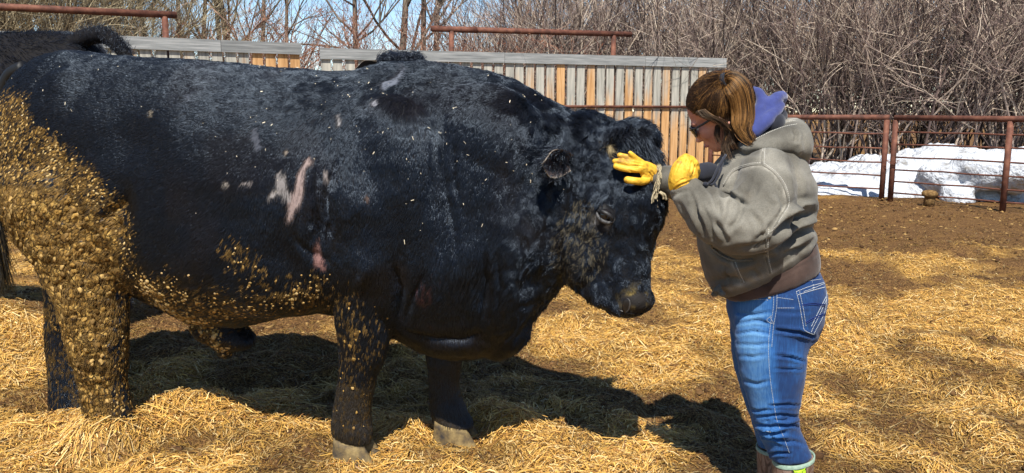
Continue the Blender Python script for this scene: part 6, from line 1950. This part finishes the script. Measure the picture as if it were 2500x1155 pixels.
for f0, b0, Y, y0 in (((1888, 1128), (1986, 1108), 2.65, 1118), ((1848, 1094), (1944, 1090), 2.86, 1092)):
    g = Geo()
    dxx = (f0[0] + b0[0]) / 2
    top_c = at(dxx, (f0[1] + b0[1]) / 2, Y)
    zt = top_c[2]; xc = top_c[0]
    rgs = [sec(f0, b0, Y, .068, 2.1)]
    gz = float(ground_h(np.array([xc]), np.array([Y]))[0])
    K = 36; an = np.arange(K) / K * 2 * PI
    for k, (fz_, xa, xb, d) in enumerate(((.75, -.068, .066, .066), (.5, -.064, .062, .062), (.34, -.085, .060, .060), (.22, -.14, .062, .056), (.12, -.19, .064, .055), (.04, -.205, .066, .057), (0, -.205, .066, .056))):
        z = gz - .01 + (zt - gz) * fz_
        rgs.append(np.stack([xc + (xa + xb) / 2 + (xb - xa) / 2 * np.cos(an), Y + .03 * (np.cos(an) < 0) * (-np.cos(an)) * (fz_ < .3) + d * np.sin(an), np.full(K, z)], 1))
    g.rings(rgs)
    V_, F_ = remesh(g, .006, 3)
    N_ = vnormals(V_, F_); V_ = V_ + N_ * (.002 * fbm(V_ * 20, 570, 2))[:, None]
    bo = pp_(np_mesh('boot', V_, F_, M_BOOT, None, True))
    r_ = sec(f0, b0, Y, .069, 2.1)
    g = Geo(); up_ = np.array([0, 0, 1.0]); ctr = r_.mean(0)
    r2 = ctr + (r_ - ctr) * 1.012
    g.rings([r2 - up_ * .009, r2 + up_ * .005, ctr + (r2 - ctr) * .93 + up_ * .005, ctr + (r2 - ctr) * .93 - up_ * .009, r2 - up_ * .009], False)
    fix_sub(g.obj('boot_band', M_BAND, None, True), bo)
    boots.append((bo, bvh_of(V_, F_)))
# green horned emblem on the boot shaft
bo, BB = boots[0]
def patch(bvh, pts, lift, name, mat, parent):
    P = []
    for q in pts:
        p, n_ = hit(bvh, *q); P.append(p + n_ * lift)
    g = Geo(); m_ = len(P)
    p, n_ = hit(bvh, *np.mean(pts, 0)); 
    g.add(np.array(P + [q - n_ * (lift + .001) for q in P]), [tuple(range(m_)), tuple(range(2 * m_ - 1, m_ - 1, -1))] + [(k, m_ + k, m_ + (k + 1) % m_, (k + 1) % m_) for k in range(m_)])
    fix_sub(g.obj(name, mat, None), parent)
M_LIME = noise_mat('lime_print', [(.4, (.36, .58, .02)), (.6, (.44, .66, .04))], 20, .5, .4, bump=0)
M_PRINTBLACK = noise_mat('black_print', [(.4, (.012, .013, .010)), (.6, (.02, .02, .016))], 20, .5, .4, bump=0)
patch(BB, [(1933, 1144), (1939, 1146.5), (1950, 1147), (1960, 1144), (1968, 1138), (1968.5, 1165), (1960, 1180), (1951, 1184), (1943, 1180), (1937, 1166)], .0012, 'emblem', M_PRINTBLACK, bo)
patch(BB, [(1936, 1146), (1941, 1149), (1960, 1146), (1966, 1141), (1964, 1147), (1957, 1150.5), (1955.5, 1172), (1951, 1180), (1947, 1172), (1947, 1152.5), (1940, 1153)], .0026, 'emblem_mark', M_LIME, bo)
patch(BB, [(1959, 1151), (1966, 1148), (1966, 1163), (1960, 1172)], .0026, 'emblem_mark', M_LIME, bo)
patch(BB, [(1937.5, 1154), (1944, 1155), (1944, 1170), (1940, 1166)], .0026, 'emblem_mark', M_LIME, bo)

# ---- gloves
def glove(fingers, palm, name, folds=(), voxel=.0029):
    g = Geo()
    for pts in palm + fingers:
        P = smooth_path([p for p, r in pts], 4); R = smooth_path([np.array([r]) for p, r in pts], 4)
        g.tube(P, [float(r[0]) for r in R], 14)
        for e in (0, -1): g.ell(P[e], (float(R[e][0]) * .99,) * 3, None, 8, 12)
    V_, F_ = remesh(g, voxel, 3)
    N_ = vnormals(V_, F_)
    V_ = creases(V_, F_, N_, folds, .0008 * fbm(V_ * 50, 580, 2) + .0005 * fbm(V_ * 140, 584, 2))
    return pp_(np_mesh(name, V_, F_, M_GLOVE, None, True)), V_, F_
YS = {}
def on_bull(px, py, lift):
    p, n_ = hit(BULL_BVH, px, py)
    d = -unit(ray(px, py))
    return p + d * lift
hand_y = min(on_bull(px, py, .03)[1] for px, py in ((1550, 415), (1510, 400), (1575, 420)))
def hpnt(px, py, lift=.0):
    """a point of the open hand: rests on the hair of the forehead"""
    q = on_bull(px, py, .040 + lift)
    wrist = at(px, py, 2.862)
    w = float(sstep(1545, 1600, px))
    return q * (1 - w) + wrist * w
fing = [[(hpnt(1568, 415), .0112), (hpnt(1545, 414), .0113), (hpnt(1520, 411), .0113), (hpnt(1504, 406), .0105)],
        [(hpnt(1568, 408), .012), (hpnt(1545, 402, .004), .0108), (hpnt(1520, 396, .004), .0104), (hpnt(1501, 393, .003), .0095)],
        [(hpnt(1568, 402), .012), (hpnt(1548, 392), .0106), (hpnt(1528, 383), .0102), (hpnt(1512, 379), .0094)],
        [(hpnt(1572, 400), .011), (hpnt(1556, 389), .0105), (hpnt(1546, 381, .01), .0095), (hpnt(1538, 373, .018), .0075)],
        [(hpnt(1590, 434), .015), (hpnt(1570, 443), .0145), (hpnt(1550, 442), .0135), (hpnt(1531, 439), .0125)]]
palm = [[(hpnt(1562, 411), .017), (hpnt(1580, 416), .020), (hpnt(1598, 424), .023), (hpnt(1612, 430), .026)], [(hpnt(1565, 402), .014), (hpnt(1582, 407), .018), (hpnt(1600, 418), .021)], [(hpnt(1572, 424), .014), (hpnt(1588, 430), .018), (hpnt(1604, 436), .022)]]
gl1, GV, GF = glove(fing, palm, 'glove', [([(1590, 417), (1597, 426), (1598, 440)], 2.2, -.005), ([(1586, 422), (1593, 432), (1590, 444)], 2, -.004), ([(1540, 404), (1560, 405), (1575, 408)], 1.4, -.003), ([(1530, 392), (1550, 397), (1568, 402)], 1.4, -.003), ([(1535, 416), (1555, 423), (1580, 428)], 2, -.003)])
gl1['label'] = 'yellow leather glove spread flat on the bull\'s forehead'
q = lambda px, py, Y: at(px, py, Y)
YB = 2.575
fist_palm = [[(q(1660, 458, YB + .01), .033), (q(1661, 436, YB), .037), (q(1667, 412, YB), .036), (q(1672, 398, YB + .005), .028)], [(q(1676, 446, YB + .01), .03), (q(1680, 425, YB + .015), .034), (q(1684, 410, YB + .02), .026)], [(q(1648, 455, YB + .01), .022), (q(1650, 435, YB + .01), .024), (q(1658, 410, YB + .01), .022)]]
fist_f = [[(q(1668, 396, YB), .016), (q(1673, 386, YB + .005), .0155), (q(1682, 392, YB + .04), .014), (q(1684, 412, YB + .06), .013)],
          [(q(1676, 398, YB), .016), (q(1686, 391, YB + .01), .0150), (q(1692, 400, YB + .045), .014), (q(1688, 418, YB + .062), .013)],
          [(q(1682, 406, YB), .016), (q(1694, 399, YB + .012), .0145), (q(1699, 410, YB + .045), .013), (q(1692, 424, YB + .06), .012)],
          [(q(1684, 420, YB + .005), .015), (q(1697, 412, YB + .015), .0135), (q(1701, 422, YB + .045), .012), (q(1694, 432, YB + .058), .011)],
          [(q(1654, 440, YB + .03), .018), (q(1652, 415, YB + .045), .016), (q(1662, 398, YB + .06), .014), (q(1674, 396, YB + .07), .013)]]
gl2, G2V, G2F = glove(fist_f, fist_palm, 'glove', [([(1668, 402), (1673, 424), (1672, 442)], 1.8, -.004), ([(1677, 386), (1675, 396), (1679, 410)], 1.7, -.007), ([(1688, 394), (1688, 404), (1686, 418)], 1.6, -.006), ([(1696, 404), (1694, 414), (1692, 426)], 1.5, -.005), ([(1644, 462), (1660, 452), (1690, 440)], 1.8, -.004), ([(1648, 425), (1656, 405), (1664, 392)], 1.8, -.003), ([(1652, 448), (1662, 440), (1675, 436)], 2, -.002)])
gl2['label'] = 'yellow leather glove closed in a fist in front of the chest'
